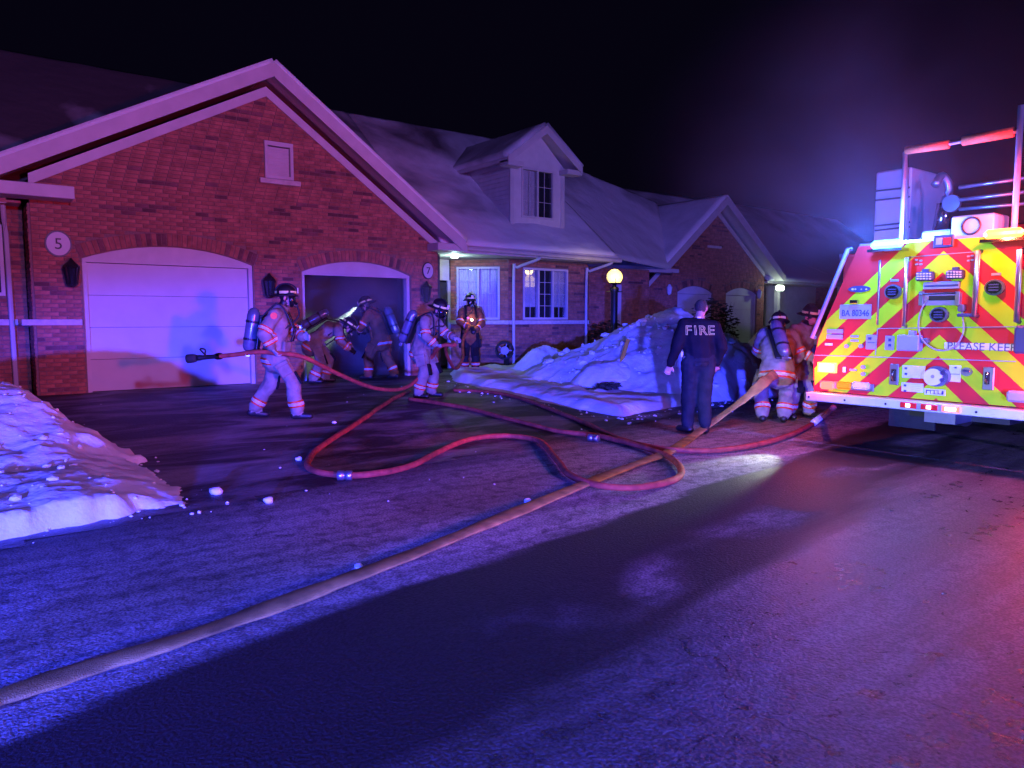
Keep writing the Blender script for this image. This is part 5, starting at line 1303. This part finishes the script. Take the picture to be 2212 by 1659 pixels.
ip = plate('instruction_plate', 1162, 1092, 1250, 1230, .004, .006, 'sign_white'); plate('print', 1160, 1158, 1245, 1170, .0105, .002, 'truck_gray', ip, 0); plate('print', 1205, 1105, 1222, 1118, .0105, .002, 'ink_blue', ip, 0)
for x0, y0 in ((682, 1080), (1440, 1105)):
    dh = plate('drain_handle', x0, y0, x0 + 66 if x0 < 1000 else x0 + 82, y0 + (172 if x0 < 1000 else 190), .004, .02, 'steel', None, .006)
    plate('recess', x0 + 16, y0 + 42, x0 + 52, y0 + 142, .025, .003, 'dark', dh); bm = bmesh.new(); tube(bm, [T(x0 + 36, y0 + 50, .03), T(x0 + 31, y0 + 95, .055), T(x0 + 34, y0 + 140, .03)], .012, 8); bm_obj('lever', bm, 'chrome', dh, True)
# hose inlet cap
cp = round_part('inlet_cap', 1078, 1180, .115, .105, .07, 'tank'); round_part('cap_face', 1055, 1185, .09, .085, .012, 'sign_white', .078, 24, cp); round_part('lug', 1140, 1150, .028, .026, .09, 'chrome', .004, 12, cp); round_part('lug', 1130, 1210, .022, .02, .09, 'chrome', .004, 12, cp)
round_part('cap_mark', 1055, 1180, .018, .018, .003, 'truck_gray', .091, 12, cp)
dc = round_part('drain_cap', 1305, 1145, .048, .042, .03, 'steel'); plate('knob', 1290, 1128, 1345, 1150, .036, .03, 'chrome', dc)
for cx, cy_ in ((465, 1107), (465, 1163), (330, 938), (447, 938)): round_part('knob', cx, cy_, .024, .022, .02, 'truck_gray', .004, 12)
bd = plate('maker_badge', 960, 1280, 1128, 1340, .004, .008, 'sign_white'); plate('emblem', 975, 1290, 1115, 1330, .013, .003, 'ink_blue', bd)
for k in range(4): plate('print', 985 + k * 31, 1297, 1008 + k * 31, 1323, .017, .002, 'sign_white', bd, .004)
plate('reflector', 300, 1105, 322, 1150, .004, .012, 'trim_silver'); plate('reflector', 155, 912, 215, 932, .004, .012, 'trim_silver')
eb = plate('junction_box', 1658, 1290, 1850, 1395, .004, .12, 'truck_white', None, .02); plate('hose_box', 1725, 770, 1850, 1000, .01, .12, 'ink_blue', None, .02)
plate('centre_badge', 1035, 45, 1200, 135, .004, .02, 'ink_blue', None, .01); plate('emblem', 1060, 62, 1110, 115, .026, .004, 'blue_lit_plate'); plate('emblem', 1120, 62, 1180, 115, .026, .004, 'truck_red')
for cx, cy_ in ((895, 240), (930, 245), (895, 275), (930, 275), (1315, 210), (1345, 205), (1315, 245), (1345, 240)): plate('label_plate', cx - 12, cy_ - 6, cx + 12, cy_ + 6, .004, .004, 'truck_gray')
# flashing lamps on the top edge
tb = Vector((XT - .10, 3.86, 2.27)); bm = bmesh.new(); bx(bm, tb, (.10, .32, .09), bev=.03); fb = bm_obj('flashing_light', bm, 'lit_blue', truck); bx_ = box('mount', tb + Vector((-.06, -.18, -.075)), tb + Vector((.10, .18, -.046)), 'chrome', fb)
tr = Vector((XT - .10, 2.78, 2.285)); bm = bmesh.new(); bx(bm, tr, (.10, .32, .09), bev=.03); fr_ = bm_obj('flashing_light', bm, 'lit_amber', truck); box('mount', tr + Vector((-.06, -.18, -.075)), tr + Vector((.10, .18, -.046)), 'chrome', fr_)
lamp('blue_flasher', tb + Vector((-.34, .1, .10)), (.06, .17, 1), 150, .06, spec=.12); lamp('red_flasher', tr + Vector((-.22, 0, .02)), (1, .12, .05), 70, .06, spec=.25)
lamp('blue_flasher', tb + Vector((.42, .05, .085)), (.05, .14, 1), 420, .06, spec=.15); lamp('red_flasher', tr + Vector((.42, -.05, .075)), (1, .05, .10), 220, .06, spec=.15)
lamp('tail_warning', Vector((XT - .26, 4.56, .93)), (1, .10, .05), 26, .05, spec=1.0)
wr_ = box('warning_light', (XT - .054, 2.08, .86), (XT - .004, 2.29, .99), 'lit_amber', truck, .003); box('lens', (XT - .061, 2.1, .875), (XT - .055, 2.27, .975), 'lit_core', wr_, .003)
lamp('tail_warning', Vector((XT - .22, 2.18, .93)), (1, .05, .08), 36, .08, spec=.25)
lamp('tail_warning', Vector((XT - .3, 4.55, 1.0)), (1, .07, .05), 480, .08, spot=38, target=(2.4, 10.0, .5), blend=.8)
sm_ = box('red_fill_lens', (8.75, YC + 1.251, 1.45), (8.95, YC + 1.30, 1.53), 'lit_red', truck, .006)  # red lens added to go with the fill lamp below
lamp('side_red_fill', Vector((8.85, YC + 1.42, 1.5)), (1, .13, .10), 34, .05)  # unseen lamp added to redden the snow and people by the truck
lamp('scene_light', (XT - .05, 4.82, .42), (.8, 1, .85), 190, .03, spot=30, target=(6.4, 4.55, 0), blend=.7)
# hose bed, rack and gun above
box('hose_bed', (8.35, YC - 1.05, 2.25), (12.3, YC + 1.05, 2.34), 'truck_gray', truck)
rk = 8.6
def bar(name, a, b, r_, mat): bm = bmesh.new(); tube(bm, [a, b], r_, 8); return bm_obj(name, bm, mat, truck, True)
pl0 = PX(1955, 328, rk); pr0 = PX(2203, 283, rk)
bar('rack_post', Vector((rk, pl0.y, 2.28)), pl0, .022, 'truck_gray'); bar('rack_post', Vector((rk, pr0.y, 2.28)), Vector((rk, pr0.y, 3.6)), .03, 'truck_gray')
bar('rack_bar', pl0, pr0, .018, 'truck_gray')
bar('padded_bar', PX(1957, 325, rk), PX(2050, 312, rk), .045, 'pad_orange'); bar('padded_bar', PX(2080, 305, rk), PX(2190, 285, rk), .05, 'pad_orange')
a = PX(1892, 372, 9.6); b = PX(1962, 515, 9.6); pnl = box('equipment_box', (9.6, min(a.y, b.y), min(a.z, b.z)), (10.6, max(a.y, b.y), max(a.z, b.z)), 'truck_white', truck, .02)
for py_ in (405, 480, 425, 490): bar('strap', PX(1890, py_ + 8, 9.58), PX(1965, py_, 9.58), .012, 'dark')
bar('rack_post', PX(1955, 330, 9.5), PX(1958, 520, 9.5), .03, 'truck_gray'); bar('rack_post', PX(1985, 370, 9.9), PX(1982, 500, 9.9), .03, 'truck_gray')
mn = bar('water_gun', PX(2030, 500, 9.8), PX(2040, 440, 9.8), .09, 'chrome'); bm = bmesh.new(); tube(bm, spline([PX(2040, 440, 9.8), PX(2050, 405, 9.8), PX(2035, 380, 9.7), PX(2020, 400, 9.6)], 5), .05, 10); bm_obj('barrel', bm, 'steel', mn, True)
bm = bmesh.new(); disc(bm, PX(2058, 440, 9.6), (-1, 0, 0), .10, .05, 18); bm_obj('handwheel', bm, 'steel', mn)
for y0_, y1_, k in ((405, 385, .022), (432, 415, .022), (452, 440, .02)): bar('ladder', PX(2072, y0_, 9.3), PX(2212, y1_, 9.3), k, 'steel')
a = PX(2055, 468, 8.5); b = PX(2145, 515, 8.5); cbx = box('light_box', (8.5, min(a.y, b.y), 2.3), (8.9, max(a.y, b.y), a.z), 'truck_white', truck, .015)
bm = bmesh.new(); c_ = PX(2097, 488, 8.49); tube(bm, [c_ + Vector((0, math.cos(a_) * .085, math.sin(a_) * .085)) for a_ in np.linspace(0, 2 * math.pi, 21)], .012, 6); bm_obj('ring', bm, 'black', cbx, True)
a = PX(1990, 500, 8.7); b = PX(2055, 520, 8.7); box('hose_tray', (8.7, min(a.y, b.y), 2.3), (9.2, max(a.y, b.y), a.z), 'truck_gray', truck, .02)

# table lamp in the bay
bm = bmesh.new(); U = Vector((1, 0, 0)); V = Vector((0, 1, 0))
tl = PY(1176, 637, 14.90 + .052); 
bm.free()
bpy.data.objects.remove(tt)

# ------------------------------------------------------------------ smoke
def smoke(name, lo, hi, dens, colr, scale, falloff, label=None):
    m = bpy.data.materials.new(name); m.use_nodes = True; n = m.node_tree.nodes; L = m.node_tree.links
    n.remove(n['Principled BSDF']); o = [x for x in n if x.type == 'OUTPUT_MATERIAL'][0]
    v = n.new('ShaderNodeVolumePrincipled'); v.inputs['Color'].default_value = tuple(colr) + (1,); v.inputs['Anisotropy'].default_value = .1
    tc = n.new('ShaderNodeTexCoord'); nz = n.new('ShaderNodeTexNoise'); nz.inputs['Scale'].default_value = scale; nz.inputs['Detail'].default_value = 4; nz.inputs['Distortion'].default_value = .4
    L.new(tc.outputs['Object'], nz.inputs['Vector'])
    mp = n.new('ShaderNodeMapRange'); mp.inputs[1].default_value = .40; mp.inputs[2].default_value = .68; mp.inputs[3].default_value = .12 * dens; mp.inputs[4].default_value = dens
    L.new(nz.outputs['Fac'], mp.inputs[0]); d = mp.outputs[0]
    if falloff:
        gm = n.new('ShaderNodeVectorMath'); gm.operation = 'SUBTRACT'; L.new(tc.outputs['Generated'], gm.inputs[0]); gm.inputs[1].default_value = (.5, .5, .5)
        ln = n.new('ShaderNodeVectorMath'); ln.operation = 'LENGTH'; L.new(gm.outputs[0], ln.inputs[0])
        mr = n.new('ShaderNodeMapRange'); mr.interpolation_type = 'SMOOTHSTEP'; mr.inputs[1].default_value = .48; mr.inputs[2].default_value = .05; L.new(ln.outputs['Value'], mr.inputs[0])
        mm = n.new('ShaderNodeMath'); mm.operation = 'MULTIPLY'; L.new(d, mm.inputs[0]); L.new(mr.outputs[0], mm.inputs[1]); d = mm.outputs[0]
    L.new(d, v.inputs['Density']); L.new(v.outputs[0], o.inputs['Volume'])
    MT[name] = m
    ob = box(name, lo, hi, name); ob['kind'] = 'stuff'; return ob
smoke('smoke', (4.99, 14.5, .24), (8.9, 20.3, 2.93),   .5, (.8, .85, .85), 1.3, False)
smoke('drifting_smoke', (4.6, 12.2, .1), (9.6, 17.0, 3.6), .5, (.8, .85, .85), 1.1, True)
smoke('lamp_glow_haze', (5.2, .8, .9), (12.2, 7.4, 5.6), .075, (.8, .8, .85), .5, True)  # haze volume added so the truck lamps show a glow around them
